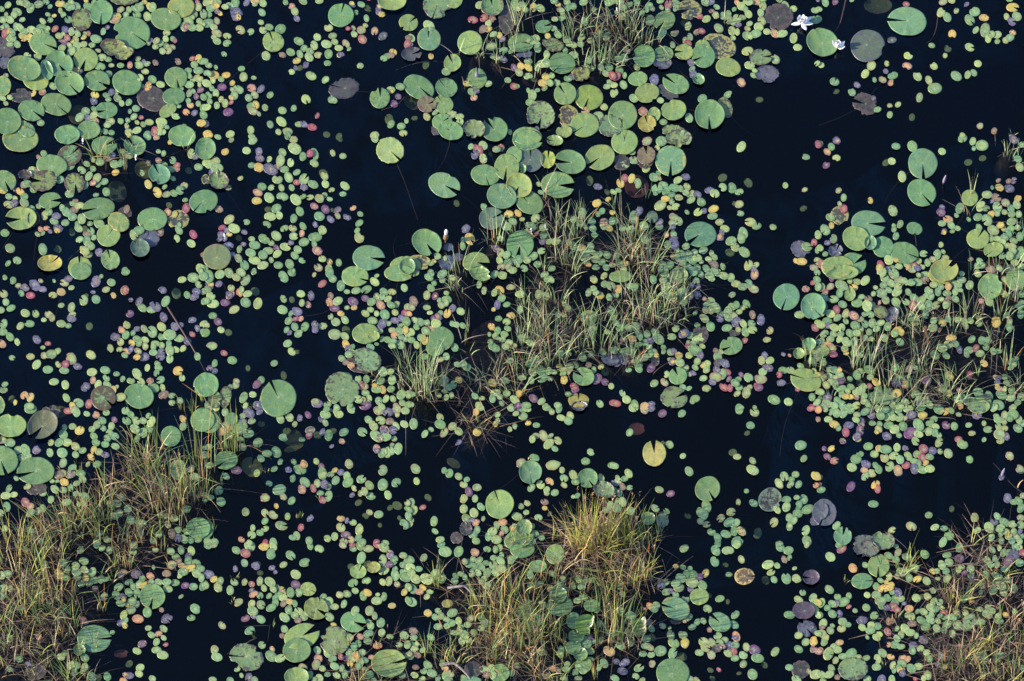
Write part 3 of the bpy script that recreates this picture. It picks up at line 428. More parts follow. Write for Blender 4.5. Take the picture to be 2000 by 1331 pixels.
G 42,14,18,8,s 52,14,14,6,n 13,113,44,12,P 20,118,40,14,P 5,108,34,12,n 8,120,24,12,n 57,56,22,6,r 53,68,30,8,r 58,80,12,6,r 112,30,24,8,s 109,62,30,10,s 128,14,18,8,s 145,28,26,12,s 133,66,40,14,n 138,86,30,14,s 142,88,42,16,s 165,77,20,12,s 185,74,36,14,s 172,46,26,8,s 104,116,34,14,s 83,108,24,14,n 64,115,24,10,n 75,103,18,10,s 88,88,14,8,s 116,96,26,12,s 105,75,16,10,s 128,60,34,14,n 150,60,26,20,n 120,84,24,14,n 160,60,24,16,n 110,95,24,16,n 195,76,28,10,n 188,45,30,8,r 143,119,20,8,R 46,130,30,3,R 130,45,22,12,s 155,45,22,12,n 118,60,28,12,s 95,100,18,14,b 70,112,16,14,b 150,75,20,16,b 176,70,24,12,n
T 1200 532
B 168,25,13,13,0,-110,t 194,35,12,13,0,-50,t 114,73,11,9,10,205,g 63,5,9,8,0,n,l 84,62,8,9,0,n,n 62,102,9,8.5,0,115,g 58,123,13.5,10.5,-10,20,k 187,106,15.5,11,-20,160,l 180,81,5.5,5.5,0,n,l 190,72,7,6,0,n,g 6,5,11,6,0,n,l 3,86,5,7,0,n,b 10,86,5,5,0,n,b 40,87,4,6,0,n,n 101,89,4,4,0,n,v 117,60,6,3,0,n,n
S 77,0 84,2+ 93,4 95,7 101,1+ 98,0 107,4 114,6+ 119,12m 125,15 131,12+ 136,17m 137,3o+ 115,23- 38,8+ 48,9+ 52,4 48,1+ 80,9 56,10b 75,13b- 82,15b- 81,23b 74,24y 69,24+ 53,23 58,25 51,15+ 66,20+ 68,30 4,17o 2,23- 16,14 20,15 2,50 6,55 14,55 21,54 23,60- 32,61 40,59 25,64 43,66++ 56,64+ 60,56 30,69 24,71 17,71- 35,67b 11,78++ 18,77- 1,77 9,66n 18,66o 16,64y- 34,74- 39,78- 41,82y 35,81- 30,84 24,86 18,88n- 24,93+ 14,96- 36,94p+ 48,74- 48,78- 55,79 58,78b 63,82y+ 54,86- 57,88b 57,88y- 64,89+ 69,94 51,100 73,100m 49,108m+ 39,109+ 67,113 73,114- 8,119 12,125+ 2,129r+ 20,130 36,130b+ 30,132o 68,61b+ 68,61o- 74,62 81,52- 76,72- 72,69- 80,66 77,70 72,73r- 79,77++ 86,73- 73,82l+ 84,82b 81,88l 79,94+ 90,97+ 91,90l 87,91y 90,94- 87,104+ 77,99b- 85,64l 91,29m- 94,29l 90,32- 98,35l++ 94,38- 89,38o 88,46m+ 94,54+ 88,27o- 79,40- 104,41 111,39+ 103,46b 111,45 117,44m 110,55++ 119,49b+ 126,51+ 134,51+ 128,59+ 135,57+ 121,57m 119,33 129,32 115,34l 125,35m- 122,39l 135,42n+ 143,47b+ 181,42+ 187,17r+ 194,11r- 198,8+ 199,15 198,1 152,58m 149,67m+ 127,68r 108,90b 101,83+ 104,78 99,77n- 100,96b 110,98r 106,100+ 99,103m+ 96,108b 107,113r+ 112,105p+ 118,109+ 113,114r- 124,101p- 131,104+ 121,105- 122,113 120,119m+ 129,118+ 132,113m 139,111r 141,113p 143,105m+ 145,98 150,94b+ 144,87m 152,87l+ 147,82b 161,101r 163,109b 165,96 172,96 182,92 195,97 196,55r 199,50l 188,78y 171,82o- 165,81b- 193,88 198,77+ 199,84 199,69 193,123 198,128 193,132r 179,115r- 156,125+ 170,127+ 79,124+ 76,127- 90,115l- 90,114l 123,133 137,133- 198,118b- 199,101y-
M 20,30,45,30
G 12,25,30,10,s 28,38,36,16,s 48,50,30,12,s 26,52,34,14,n 5,45,26,12,n 62,12,20,10,s 66,30,24,10,s 50,25,26,12,s 4,66,24,10,s 15,88,26,8,s 38,40,30,16,n 60,45,24,14,n 40,48,20,20,b 15,40,22,18,b 75,8,14,4,b 63,60,20,3,R 22,85,22,14,s 191,86,26,6,s 196,92,24,6,s 35,24,24,14,s 55,35,26,14,s
T 1600 532
B 120,3,13.5,9.5,0,n,l 167,15,12,12.5,0,n,g 192,8,10,11,0,n,g 30,23,5.5,6.5,0,90,l 0,36,8,9,0,n,t 60,40,8,6,-30,n,m 71,43,6,8,-30,n,b 93,47,5,7,20,n,m 62,121,13,10,0,90,k 155,127,13.5,11,0,130,k 2,78,8,6,0,n,l 2,103,6,5,0,n,m 22,2,17,7,0,n,l
S 12,7p+ 11,15m+ 22,14++ 2,15+ 6,20r 5,25+ 20,21+ 14,27+ 23,32+ 30,9+ 37,10m 33,16y 45,9+ 41,25 48,27n+ 37,31++ 47,34+ 52,33m 59,30o- 17,37r+ 11,41l 26,41m+ 34,43o+ 18,45+ 8,48+ 2,52l 9,53b 44,42 50,42 55,16- 53,22- 61,1+ 64,6+ 63,13+ 70,11+ 73,2+ 79,9m+ 61,21+ 68,18 76,20+ 77,15 65,28+ 75,30+ 75,37- 84,10 90,11+ 97,4- 103,3 103,8n+ 96,10+ 87,20+ 93,26+ 92,33r+ 100,28+ 104,24 109,24 107,19+ 112,13+ 116,20+ 119,15 126,15o+ 132,11 136,13 125,21+ 133,19 138,18- 119,27l 107,33+ 100,34+ 114,33m 124,32 126,27n 133,27 104,42+ 112,48+ 111,55+ 120,49y 126,46 136,47 139,8+ 147,13+ 155,2 139,2- 169,1o 181,9m 166,29 158,29o- 180,22m 198,23 198,32 195,35 197,41 183,42 186,48 186,55 173,49y+ 156,45m 142,49 148,48 143,53 156,51 85,30 129,65y+ 133,71- 120,75+ 126,71 113,81+ 124,82 137,76b 149,66+ 159,67 165,67 146,77 144,81- 157,80+ 153,75r 170,78 175,78 161,90o 151,80d 163,73 189,89 192,85 187,94- 77,57y 80,59y 74,60+ 79,69+ 64,65 67,54+ 5,61+ 15,55 22,55 26,49 35,53+ 40,46m 45,51 52,50 60,50 14,61 21,61 11,66 20,66 3,68 8,71o 12,74o 13,76m 14,81r+ 27,69+ 25,75 26,79y 35,75+ 35,68 30,60 40,56 49,59 56,56 37,60 45,65 51,66 34,80 40,82- 53,83 52,88- 57,74b 4,88 10,95 15,96 20,96y- 10,102 15,104 20,101 11,108 16,110 21,107p+ 7,111m 23,114+ 31,113- 28,117 22,119 18,114 30,122y- 26,122y 36,122n 18,126 37,117 41,116 44,112 49,112r 44,122 44,127 48,130 49,96+ 40,97 37,101 50,103 56,108y 40,105d 30,104d 75,94 79,105 88,95r 94,94- 84,110o+ 76,119y+ 77,109b 74,108b 105,107p+ 85,110 75,124 84,127 95,121+ 99,128b+ 105,125 72,130 79,132 108,130 121,115 127,102y+ 147,101r 127,119y- 137,116o- 136,125 141,122 138,131o 155,117 166,121 166,130 172,103o- 175,104b 174,108b 181,103- 183,109 174,113y 177,115o- 181,115- 188,116 178,120+ 187,123+ 198,122 175,130+ 194,128 189,133 171,133 3,131 8,129+ 15,131 23,131+ 36,131 29,132 30,105- 1,118 1,124 8,123b+ 1,116o-
M 150,70,60,60 90,75,50,40 30,88,26,8
G 45,92,50,14,s 35,91,28,8,r 82,48,26,10,s 86,47,22,10,s 100,60,26,16,n 146,44,36,14,s 150,42,30,12,n 178,40,28,10,s 188,22,26,8,s 196,20,24,10,s 6,92,22,6,r 46,85,34,14,n 68,110,30,10,s 80,103,24,10,s 98,85,30,12,n 104,97,26,12,s 88,118,24,10,s 95,112,26,14,n 128,120,26,16,s 132,124,34,14,s 136,104,20,14,s 92,130,20,10,s 54,133,22,6,s 172,70,24,10,n 156,100,22,4,r 185,90,24,10,s 197,110,22,8,s 192,115,20,8,n 27,106,14,4,r 12,121,12,5,r 60,80,26,12,n 130,58,18,10,s 112,120,20,16,b 95,68,16,16,b 120,40,20,20,b 178,62,22,10,r 160,86,14,3,r 125,118,20,12,n 108,130,16,8,r 110,72,22,10,n
T 0 798
B 11,18,15,11.5,0,n,l 42,18,16,13,30,230,w2 0,52,18,14.5,0,-65,g 35,62,18.5,13.5,-5,195,g 36,79,10,6,10,n,n 194,118,12,10,0,190,g 198,12,12,11.5,0,n,g 167,28,10,10,0,n,g 174,61,8,10,0,n,g 50,5,10,7,0,n,n
S 30,1+ 0,2 67,3r+ 73,2m 75,5 85,6 94,7o+ 104,5 104,2 112,12p 100,13+ 95,17 63,19 71,18+ 78,22y+ 62,26++ 50,34m+ 58,34+ 66,34 61,44+ 49,44+ 74,38m+ 81,42+ 74,46+ 62,54+ 71,59+ 10,34+ 2,31m 18,41+ 25,41+ 36,41b+ 22,49 28,48- 16,69- 27,77 9,79+ 6,86+ 14,85 7,97+ 1,103 30,103+ 25,92r 30,96o 37,101 42,98 42,83 90,21 101,20 109,18 92,28 107,25 112,28 105,30 94,34 103,36 113,38 92,41y 97,43 89,48y 86,55 95,55 103,46b+ 79,64+ 69,65p 81,70 75,74 62,64m 58,66n 63,73y 54,80 50,90 65,92 62,80 75,84 77,94 83,86 69,78 123,3 128,7 124,13 133,13 140,13 145,8 148,14 132,21 136,24 140,24 134,30 146,20 179,11o 179,18 183,99+ 157,105 162,106 170,108 117,103 125,99 112,106 138,113 128,110 119,87 114,93 136,118 137,123 174,119 182,121 174,127b+ 164,114 168,123n 155,124 150,130 105,129 95,131 97,123 196,85y 190,124 186,129 180,128 194,128 40,130 30,120 5,118 200,46 200,90- 108,94 187,60 191,68 56,72- 51,72- 82,92
M 150,85,60,55 100,115,120,30 20,125,40,14
G 128,35,36,6,R 77,60,18,3,r 148,55,50,22,s 140,62,40,22,n 155,92,50,18,n 165,97,55,16,n 172,86,46,16,s 188,88,46,12,n 196,84,40,10,s 198,56,70,10,s 125,70,30,20,n 110,75,26,18,n 100,105,50,14,s 97,120,40,16,s 58,132,58,18,s 75,118,50,18,s 18,130,44,14,s 10,132,32,14,n 50,125,34,20,n 85,118,30,20,n 115,130,24,16,n 88,108,34,10,s 135,100,24,20,b 120,85,24,24,b 145,75,24,24,b 172,112,34,8,n 142,125,30,10,s 158,132,22,10,s 118,133,14,10,s 30,132,34,12,n 66,110,40,16,n 40,118,24,20,b 132,50,30,18,n 160,60,36,18,s 180,80,30,14,n 130,130,20,14,n 105,90,24,18,n
T 400 798
B 21,52,11.5,9,10,215,g 46,56,11,9,-30,80,u4 5,14,10,11,0,n,g 34,19,8,7.5,0,n,g 26,11,6.5,6,0,n,g 1,119,8,9,0,n,g 87,35,10,3.5,20,n,u2 86,25,9,8,0,n,u
S 8,2 20,4 37,8 43,5b+ 54,2b+ 46,13+ 55,12d 38,13b- 20,17m 23,20o 18,23o 24,27+ 43,26+ 35,31l 37,38+ 4,38- 2,46 5,56 0,39 52,34l+ 31,61p+ 51,64l 21,67+ 14,81+ 6,88- 1,85y- 16,92 55,50+ 61,45+ 70,43+ 83,9 74,11++ 88,16m+ 80,19d+ 93,10b 101,7p+ 103,22p 110,23d 115,24b 118,15+ 125,19d 118,7+ 119,2 114,11b- 129,2+ 131,6l 122,2b- 143,1+ 77,29+ 95,31+ 102,27r- 121,27+ 136,24++ 134,33o- 124,38b- 154,24++ 160,12 165,18m+ 172,12l+ 170,3m+ 179,4b+ 181,13n+ 188,6m 188,1m 195,16+ 196,3 187,18 184,22b 176,22o 175,22b 168,28++ 171,30n 177,29+ 185,30- 183,36- 178,44l+ 174,44+ 181,42 189,40+ 168,40o 168,42b 74,53+ 68,60+ 87,53+ 97,55y+ 96,56o 82,61b 93,60++ 109,52l 114,57p+ 115,64l+ 123,65- 127,61y- 133,63b 128,71+ 141,55m+ 139,67+ 140,73++ 153,70++ 161,76+ 146,79l 156,82m 162,86+ 144,85b- 150,89d 179,85+ 174,75++ 187,73+ 174,61++ 188,92d+ 181,94d- 86,69+ 98,73+ 110,74m 106,79r+ 95,80o+ 117,75b 120,76 113,83- 121,86+ 115,90r 63,74 73,80++ 77,87m+ 85,91 59,88m 70,96y- 40,102+ 59,103m+ 67,105m+ 59,111 47,117+ 59,118 54,122 46,124+ 75,115++ 81,106 91,102d- 103,108b+ 94,117r 90,125+ 102,130+ 36,129o 44,132 3,131 10,131 59,132r 67,132 133,108o++ 139,110b- 145,112 133,117m++ 138,124p+ 151,119m+ 150,127 143,129o 136,131m 127,126+ 120,128 154,132 168,131r 176,132 157,102d 161,102m 170,104++ 171,111d- 190,104d- 198,93m+ 199,106 195,114++ 199,100 86,127 152,84-
G 24,38,46,6,s 18,38,36,5,r 28,37,48,5,s 14,73,12,3,r 8,118,14,3,r 111,86,6,2,r 93,106,8,2,r 60,61,5,2,r
T 800 798
B 118,64,11,11.5,-30,-85,t 88,95,14,14,0,110,l 174,70,10,9.5,-30,-55,g 190,81,11,8,-20,n,k 107,128,15,10,20,n,g 112,118,8,8,0,-65,g 43,49,7.5,4,-30,n,u 55,118,6,7,0,n,n 46,127,6,6,0,n,n 166,-1,8,5,0,n,b
S 4,16+ 15,26+ 21,21- 30,9m 30,16++ 34,24m 42,18+ 48,23+ 65,4o+ 69,0 66,24y+ 48,34b- 84,16y- 86,13 86,7 99,1 104,6 106,1p 111,2 111,8 115,1 98,21- 103,18- 116,15y- 124,17 134,0 139,4m 146,1+ 148,10+ 157,8l+ 155,13+ 120,31l 124,27m 131,27m+ 138,27- 136,35++ 145,32m+ 142,40 122,49+ 109,54m 140,56m++ 149,61+ 151,69++ 160,66m 162,73 151,76m 187,69+ 177,43+ 172,52+ 198,56+ 137,72o+ 119,78 128,75 134,83 134,80 142,83 160,87- 164,86- 6,60+ 7,72l 18,84d 2,92+ 13,97r+ 4,100l 34,61- 39,64+ 48,67+ 56,70- 53,75 58,82p+ 66,78+ 53,89m+ 64,89+ 53,99l 70,97+ 63,103 56,108+ 72,108 61,110b 65,112o 66,119+ 62,124 65,130+ 77,126+ 81,121 85,115 91,112o 93,119 90,123o 85,129+ 103,116 109,96+ 115,93m 114,102- 105,106+ 126,107 132,92n 132,98y- 119,116 123,123 129,127 24,111++ 25,121- 30,129+ 0,106- 1,110 0,114- 100,118y 110,0 120,130 137,100d- 199,73b- 186,80 192,100 196,95
M 150,125,55,30
G 62,18,12,10,b 63,16,14,10,s 44,20,18,3,R 60,36,16,3,R 113,51,14,3,R 75,18,14,8,b 172,133,45,14,D 185,133,46,16,D 160,133,34,22,b 150,128,20,22,b 98,131,10,8,n 112,132,12,8,s 108,132,14,6,s 140,125,16,8,r
T 1200 798
B 39,45,11.5,12.5,0,95,Y 91,80,12,12.5,-40,-60,g 152,90,11,12,-30,n,nk2 33,109,7,6.5,0,n,g 47,110,6.5,7,0,-100,v3 201,101,8,9,0,-100,w3 196,110,5,5,0,n,b 22,16,8,6,0,n,u3
S 19,0 29,2m 36,1b 47,6p+ 66,6+ 122,1+ 137,4m+ 133,17+ 15,24+ 54,36 67,47 73,62+ 44,80 55,84p+ 116,40d+ 120,48m+ 135,52+ 135,61+ 182,37++ 185,50+ 129,81- 121,92m 136,93 90,96+ 84,102+ 88,105+ 84,111 90,114m 104,108m+ 114,102m+ 112,112+ 118,113 117,121+ 124,121o+ 109,123+ 95,121++ 101,127+ 101,132 120,131++ 166,67+ 177,65 173,70- 161,74++ 172,75 180,75+ 168,90 168,97+ 159,100l 178,88- 185,89+ 180,95 179,103++ 189,99++ 171,107 175,110 171,116 156,112m++ 187,120+ 188,130+ 161,133 197,67y+ 197,76o 192,1r 199,2o 199,11n- 3,68- 10,69 14,64l+ 2,73b 4,71 15,78 8,77n 5,83 3,91- 8,92 2,98+ 16,101 0,57 0,81 40,98 51,101 140,119d+ 48,31d- 130,21d- 72,102d-
M 5,130,30,20
G 5,133,40,14,D 18,133,44,14,s 28,133,38,14,s 44,125,20,8,r 53,104,14,6,R 46,124,18,10,R 12,120,30,10,n
T 1600 798
B 5,103,12,13,0,-110,w3 23,126,9,9,0,80,t 62,131,12,9,-10,n,k 44,131,11,7,0,n,v4 156,-1,11,7,0,n,l
S 6,1 12,4 17,5+ 24,5+ 30,2+ 37,7 45,4+ 36,12 51,6b+ 9,11+ 15,16y+ 19,20- 29,17b+ 41,14b 42,17n- 26,24r+ 40,22p++ 37,30y+ 37,28b 23,33p- 57,1 65,2 60,8++ 66,9 70,4 78,0+ 87,1 72,9 78,9+ 83,10m 90,7b+ 101,7y+ 100,0 117,2+ 123,4y+ 129,3 136,7- 112,11+ 100,11- 52,15- 59,16 68,17++ 82,18++ 74,21+ 58,21m 56,24y- 78,27- 66,28b+ 89,25p++ 97,17++ 97,26 94,33+ 108,16+ 114,18 107,23+ 113,24 101,22- 117,27- 124,17p+ 132,18+ 146,17 149,25m 117,34m++ 136,31r 140,36+ 118,43- 126,45+ 147,50+ 161,31- 165,21++ 161,15- 175,18 181,20m 176,26+ 183,28b 177,32m 181,8+ 189,7+ 175,12 180,14m 186,11 195,11 199,15 194,20+ 173,8- 154,7b+ 196,60m+ 186,47m+ 178,68b 5,40p- 12,40y 8,48p 15,52r 48,38+ 58,40o 65,41+ 54,45l 40,45+ 36,50+ 32,58+ 46,55b+ 55,56 58,60+ 44,61o 51,64m+ 45,67 64,49m+ 73,47+ 76,39++ 84,40b- 79,51+ 87,47+ 69,57++ 77,61o++ 85,56r+ 93,52 96,45 102,40r+ 111,42b+ 101,49r 108,48+ 97,55 104,54y- 93,60b 101,61+ 108,60l+ 108,56b- 0,68o+ 2,80+ 0,75r- 31,77p+ 55,75y 57,79r+ 53,94+ 17,115+ 107,105 90,116m+ 71,120+ 113,117+ 122,118+ 127,125+ 121,131+ 152,107m 184,88b+ 190,92 195,91+ 197,98+ 174,106+ 171,112b 181,112+ 166,117+ 154,120+ 168,127+ 177,118 189,114+ 197,107m+ 197,114+ 197,125+ 182,121l 190,121 177,124 185,125y 193,127 178,130 188,130 196,131 199,86 196,121b- 130,95d-
M 190,125,30,14
G 130,122,8,2,r 148,133,22,8,r 160,133,14,4,b 166,133,16,6,b 196,75,22,4,R
F 178,67,b2
T 0 1065
B 149,51,12.5,12.5,0,-100,g 92,92,16.5,13.5,0,0,t 35,125,11,8,20,n,n 118,102,7,4,0,n,u3 78,104,6,6,0,n,g
S 167,7 177,5 187,6l+ 172,12 184,12b 184,16+ 168,20m 192,18+ 175,16n 178,21o 186,23y+ 179,27+ 196,24+ 192,28 197,33 176,30- 163,28n 150,22- 130,7 128,15- 152,5 118,30b 121,27n- 133,29b+ 126,37+ 139,34 147,31o+ 148,37 155,37+ 163,37+ 171,37+ 164,43+ 189,41+ 181,40p 199,40 136,39 140,39y 130,41- 116,42+ 126,47+ 114,50+ 134,48+ 120,51b 121,54y- 118,58+ 129,56+ 134,58m 124,59y- 128,64+ 144,66+ 102,51 121,69l 119,76b+ 122,79y 123,74 135,73o+ 110,86- 145,82- 163,73b++ 160,82+ 148,88 155,87o 160,91 153,95 139,97p 134,104 153,103+ 159,108++ 162,98r- 158,64n- 177,51- 191,63++ 187,72 126,113d 137,120 136,126 126,128b+ 123,127y 121,133o 149,131 105,129 96,126d 90,129+ 83,120 75,118 70,118 60,110 63,107 83,111 82,123 73,124 19,112 10,122 28,117b- 10,91 38,90r- 48,57- 58,29y+ 66,25+ 62,18 64,33+ 74,21+ 83,25+ 90,27+ 82,16+ 79,5 76,32 80,38 88,37 93,35 99,34 104,34- 84,33y 75,27 93,43n 107,6 100,4 95,0 81,73r 84,76b- 20,62 2,50 2,30 10,43 3,43 8,29 44,19 25,5- 131,1
M 50,50,80,70 20,110,60,30
G 30,25,34,16,s 20,30,30,18,n 55,20,34,12,n 8,15,26,14,s 36,12,30,12,s 45,55,40,18,n 28,58,40,16,n 60,62,36,16,s 25,75,28,16,n 50,75,30,16,s 58,86,28,14,n 75,65,24,10,s 72,80,26,12,s 3,75,40,12,s 8,85,26,14,n 45,102,24,12,s 25,105,22,12,n 5,120,36,14,n 10,100,30,10,n 118,15,24,10,n 110,20,22,8,r 165,23,28,5,R 172,22,26,6,R 72,55,44,5,R 100,62,28,8,r 105,75,14,5,R 110,33,14,4,r 45,118,16,6,r 75,133,30,12,s 60,133,22,12,s 70,128,24,10,n 80,100,14,4,r 92,100,12,4,r 90,41,8,8,R 125,22,26,6,r 135,14,12,10,b 98,28,14,6,r 15,60,24,20,b 40,40,24,24,b 60,75,20,20,b 30,95,20,24,b 48,38,34,16,s 15,48,30,14,n 40,70,36,16,s 30,133,14,8,s 52,112,16,14,b 65,48,30,14,n
T 400 1065
B 109,63,12,11,-20,-30,m3 95,90,18,12,20,30,l 90,104,14,12,0,n,g 41,110,17,13,-20,175,k 127,94,15,14,0,n,k 145,76,12.5,10,-15,-20,g 180,117,17,14,0,10,l 90,130,12,9,0,n,l 150,27,8,7,0,60,l 165,23,7,5.5,0,n,Y2 101,44,8,6.5,-15,-25,l
S 3,2 9,1m 31,6+ 40,9r+ 44,1+ 58,2y 67,2l 65,9+ 39,18+ 50,21b+ 66,23b 69,27b- 30,24b 52,15d- 54,24d- 77,20 84,11+ 98,18+ 89,29+ 103,1 112,4 89,39p+ 4,29b++ 9,34y+ 15,36 13,42m 1,40 29,37+ 39,37m 46,39r- 25,45+ 48,49o+ 46,45b- 33,56m+ 40,72p+ 48,70b 17,79m+ 44,84+ 55,73++ 46,58m+ 47,65+ 55,59++ 65,62+ 54,36+ 54,50 64,37+ 58,43l 67,44 70,42m 75,44m 76,47o 63,50 69,52 73,50+ 69,57+ 77,52+ 77,58n 84,47+ 83,56o 88,58 93,48 92,47 82,63++ 78,71++ 88,69 92,65 97,71+ 91,74n 107,64l 116,52+ 122,55+ 119,61+ 127,61+ 122,71+ 115,58 99,68l 78,83 76,89n 56,98+ 66,102b 66,102o- 65,109++ 74,111+ 10,103m+ 12,110+ 32,122l 36,128 43,130b 8,132 25,133 49,133 135,1m 145,4+ 144,0r 152,1 160,4++ 169,0r 175,3++ 153,13+ 159,15d 143,18d+ 181,10o 182,11b- 174,16+ 185,16 194,11+ 180,20p 175,25+ 186,24 194,20+ 198,16 194,27 186,30++ 196,32+ 198,24 180,36 188,39m+ 174,37l 199,42 195,47y 145,38+ 158,35+ 147,45 139,48+ 132,49m 136,58+ 155,50+ 159,47y 168,55+ 175,51+ 169,49- 199,55 183,60o 147,65+ 161,65+ 166,70+ 172,76+ 160,75- 162,79+ 173,86 160,87+ 152,90o 159,94 181,90- 195,89+ 190,98 198,98+ 169,99o+ 150,97 146,100+ 142,91 110,103+ 120,106 111,111o+ 109,117m 115,121+ 96,120m+ 102,128+ 112,131 120,127+ 129,128+ 127,119+ 134,121- 125,112 137,127 138,111p 141,105 154,105 148,109o 142,116y 152,115 157,113 163,110o- 150,119 157,122 162,127 199,108m 193,128 107,133 133,110r- 126,78y- 159,128 165,132 144,112m
G 148,130,26,10,n 152,132,30,8,r 170,132,10,6,s 128,106,26,6,R 140,97,20,3,r 178,82,16,3,R 160,98,18,5,R 168,96,18,4,r 185,96,12,6,b 30,33,6,2,r 28,55,6,2,r 66,78,8,2,r 50,88,4,2,r 140,125,16,10,b 165,128,12,14,b 196,125,14,8,b
T 800 1065
B 113,67,9,8,0,n,g 123,75,8,7,0,n,g 163,90,8,7,0,n,g 170,97,8,7,10,n,t 160,101,8,7,0,n,g 167,108,7,6.5,0,n,g 172,80,11,10,0,n,L 147,60,13,10,0,n,g 145,50,9,8,0,n,g 142,10,9,10,0,n,g 62,122,9,8,0,n,n 88,126,10,9,0,n,g 110,5,12,8,0,n,g 60,133,10,4,0,n,t 160,75,7,8,0,n,g 170,118,8,8,0,n,g 37,58,5.5,4,0,n,Y2 125,22,9,6,0,n,g 178,60,8,6,0,n,g
S 35,7++ 31,0 48,7+ 14,13+ 9,24+ 1,22 2,28 6,34++ 17,34++ 25,30+ 32,34 3,43+ 13,42y 10,46o 20,46 17,51 2,56+ 0,15 45,31- 50,29- 54,32- 44,36 64,8o 76,5+ 54,17m 57,18+ 62,14 68,15 62,22+ 70,22 75,18 82,21+ 82,13 89,16 84,5 67,28 76,28 84,28 90,24 61,29m 73,33 90,10 88,3 70,36 76,40 99,15 103,12 18,67o+ 25,71 28,65 42,67+ 36,73+ 31,70 41,77 48,75 37,79 28,80 50,80 57,78+ 60,72m 47,86 53,88 63,86 57,93 51,95 70,82 73,76 21,91 4,85n 4,90 1,97 7,97 5,102 13,103 1,108 8,108n 70,71 93,86- 91,92- 119,96 109,97 98,110- 140,29 118,30 119,40 127,38 138,43y 146,40 152,44 149,48 130,58 114,56m 129,105 170,52 182,63 164,55 186,78 178,95+ 176,91p 187,93 196,86 197,93n 148,102 147,107 195,104o+ 176,104l 177,112 190,116+ 154,117 153,122 165,120 170,124 165,131 185,120 175,116 151,132 199,130 162,125 140,121o 145,123n 134,128n 73,122 80,121 82,128 18,118 14,124 22,126+ 5,128 12,132+ 28,131 35,128 38,132 35,121o 32,116 40,126m 53,131 6,120n 75,127n 171,36 178,35 165,34 168,42 150,34 160,40 85,100 83,93 105,118 100,125 43,86 49,84
M 100,60,95,70 140,110,55,30
G 28,38,40,8,r 26,36,22,7,s 16,106,32,6,r 18,104,22,6,r 38,52,20,5,R 64,66,34,12,s 66,62,30,14,n 80,60,40,16,n 90,55,36,16,n 80,75,40,16,s 95,62,34,14,s 100,48,34,16,n 108,45,34,14,s 78,98,36,12,s 75,100,28,12,n 85,105,36,16,n 95,100,34,14,n 104,108,34,14,n 112,95,34,14,s 125,90,42,10,s 132,85,34,10,s 134,95,36,12,n 142,78,30,8,r 157,75,18,5,r 145,90,34,10,r 193,95,66,10,s 188,62,34,10,s 110,85,30,16,n 120,80,30,16,n 44,110,30,12,s 32,112,24,8,s 47,114,18,8,s 135,45,34,14,s 130,30,30,16,n 118,110,30,14,n 125,120,26,14,n 145,133,28,10,s 130,130,22,14,n 93,122,24,10,r 84,113,20,10,r 182,128,28,4,r 150,110,24,8,r 60,40,14,22,b 100,80,20,24,b 110,100,20,24,b 80,85,20,20,b 125,70,20,20,b 172,20,30,20,b 185,30,26,16,s 165,28,26,20,b 155,22,24,20,n 120,65,28,14,n 70,110,18,14,b 105,70,30,16,n 98,88,30,14,s 176,48,24,14,s 190,40,28,12,s 55,100,20,8,r 30,86,14,6,R
T 1200 1065
B 60,63,14,11,-25,165,t 83,51,9.5,8,0,n,l 103,76,11.5,9,-30,140,t 127,31,10,8,0,0,nk3 57,126,16,15,0,n,g 25,83,7,9,0,n,L2 192,33,8.5,7,0,180,p 185,65,11,8.5,0,n,p 188,82,9.5,8,-20,-50,b 182,122,9,9,0,n,n 60,74,7,4,0,n,n 100,102,5,4,0,n,n
S 68,4++ 99,6+ 111,6+ 101,0 98,17+ 120,0 124,15 112,29 60,21y 67,22 74,23- 89,28y+ 77,29+ 70,29 83,32p 65,33++ 76,37++ 86,40+ 60,38 50,37+ 46,40b+ 44,36n- 51,46 55,45b- 63,42+ 60,49+ 75,44b- 69,54 103,53 91,63l 93,46d- 72,71+ 70,73m 81,76+ 76,81+ 87,75- 118,69 117,78 93,83o 101,89+ 108,93 119,90o++ 118,91b 87,95l 95,95p+ 95,96m 103,96- 89,101m++ 83,106+ 95,108m+ 106,100o- 111,98b+ 118,98 116,104r+ 111,106 129,100+ 126,108++ 118,111 137,103p+ 140,111++ 147,114d 126,117 135,127+ 157,105+ 47,80m+ 54,82- 55,88m+ 67,88m 69,96y+ 58,96++ 57,106++ 66,106d+ 45,104++ 31,92+ 31,99 35,101m 28,107 36,108+ 37,117m 24,121 21,129+ 35,60o 41,59 39,63 33,76n 36,82 37,87d 14,86+ 16,96+ 6,99+ 1,86 17,78m 8,117b- 11,115b 8,124b+ 1,131 2,114b- 6,40 8,48 6,65 16,70+ 74,131 80,133m 27,133 162,3+ 170,6+ 166,15n 171,13- 150,20+ 159,21+ 153,27m 176,23- 156,34 168,33+ 178,33+m 148,31d 184,47 180,54 194,52+ 195,57l 196,63l 199,69 171,69+ 199,57y 180,89 187,95 195,94y+ 180,102+ 194,102p 199,104o 171,120 190,124m 197,127+ 178,132+ 199,87 193,81b- 188,0 94,119d- 122,122d- 109,16d- 111,52d- 102,122r- 96,127d-
G 10,25,34,20,b 15,35,40,16,n 24,33,32,12,s 28,32,34,10,r 30,28,20,14,s 8,90,46,14,s 12,92,40,14,n 2,75,36,10,s 27,70,16,3,r 3,40,28,10,s 43,28,6,8,R 20,36,34,14,b 4,95,14,8,b
M 5,30,28,20
T 1600 1065
B 58,21,10.5,11.5,0,-93,g 42,36,10.5,8,0,5,g 46,5,13,8,-5,n,v4 64,0,9,5,0,n,k 33,122,14.5,11.5,0,n,k 36,126,6,5,0,n,n 190,10,6,6,0,n,b
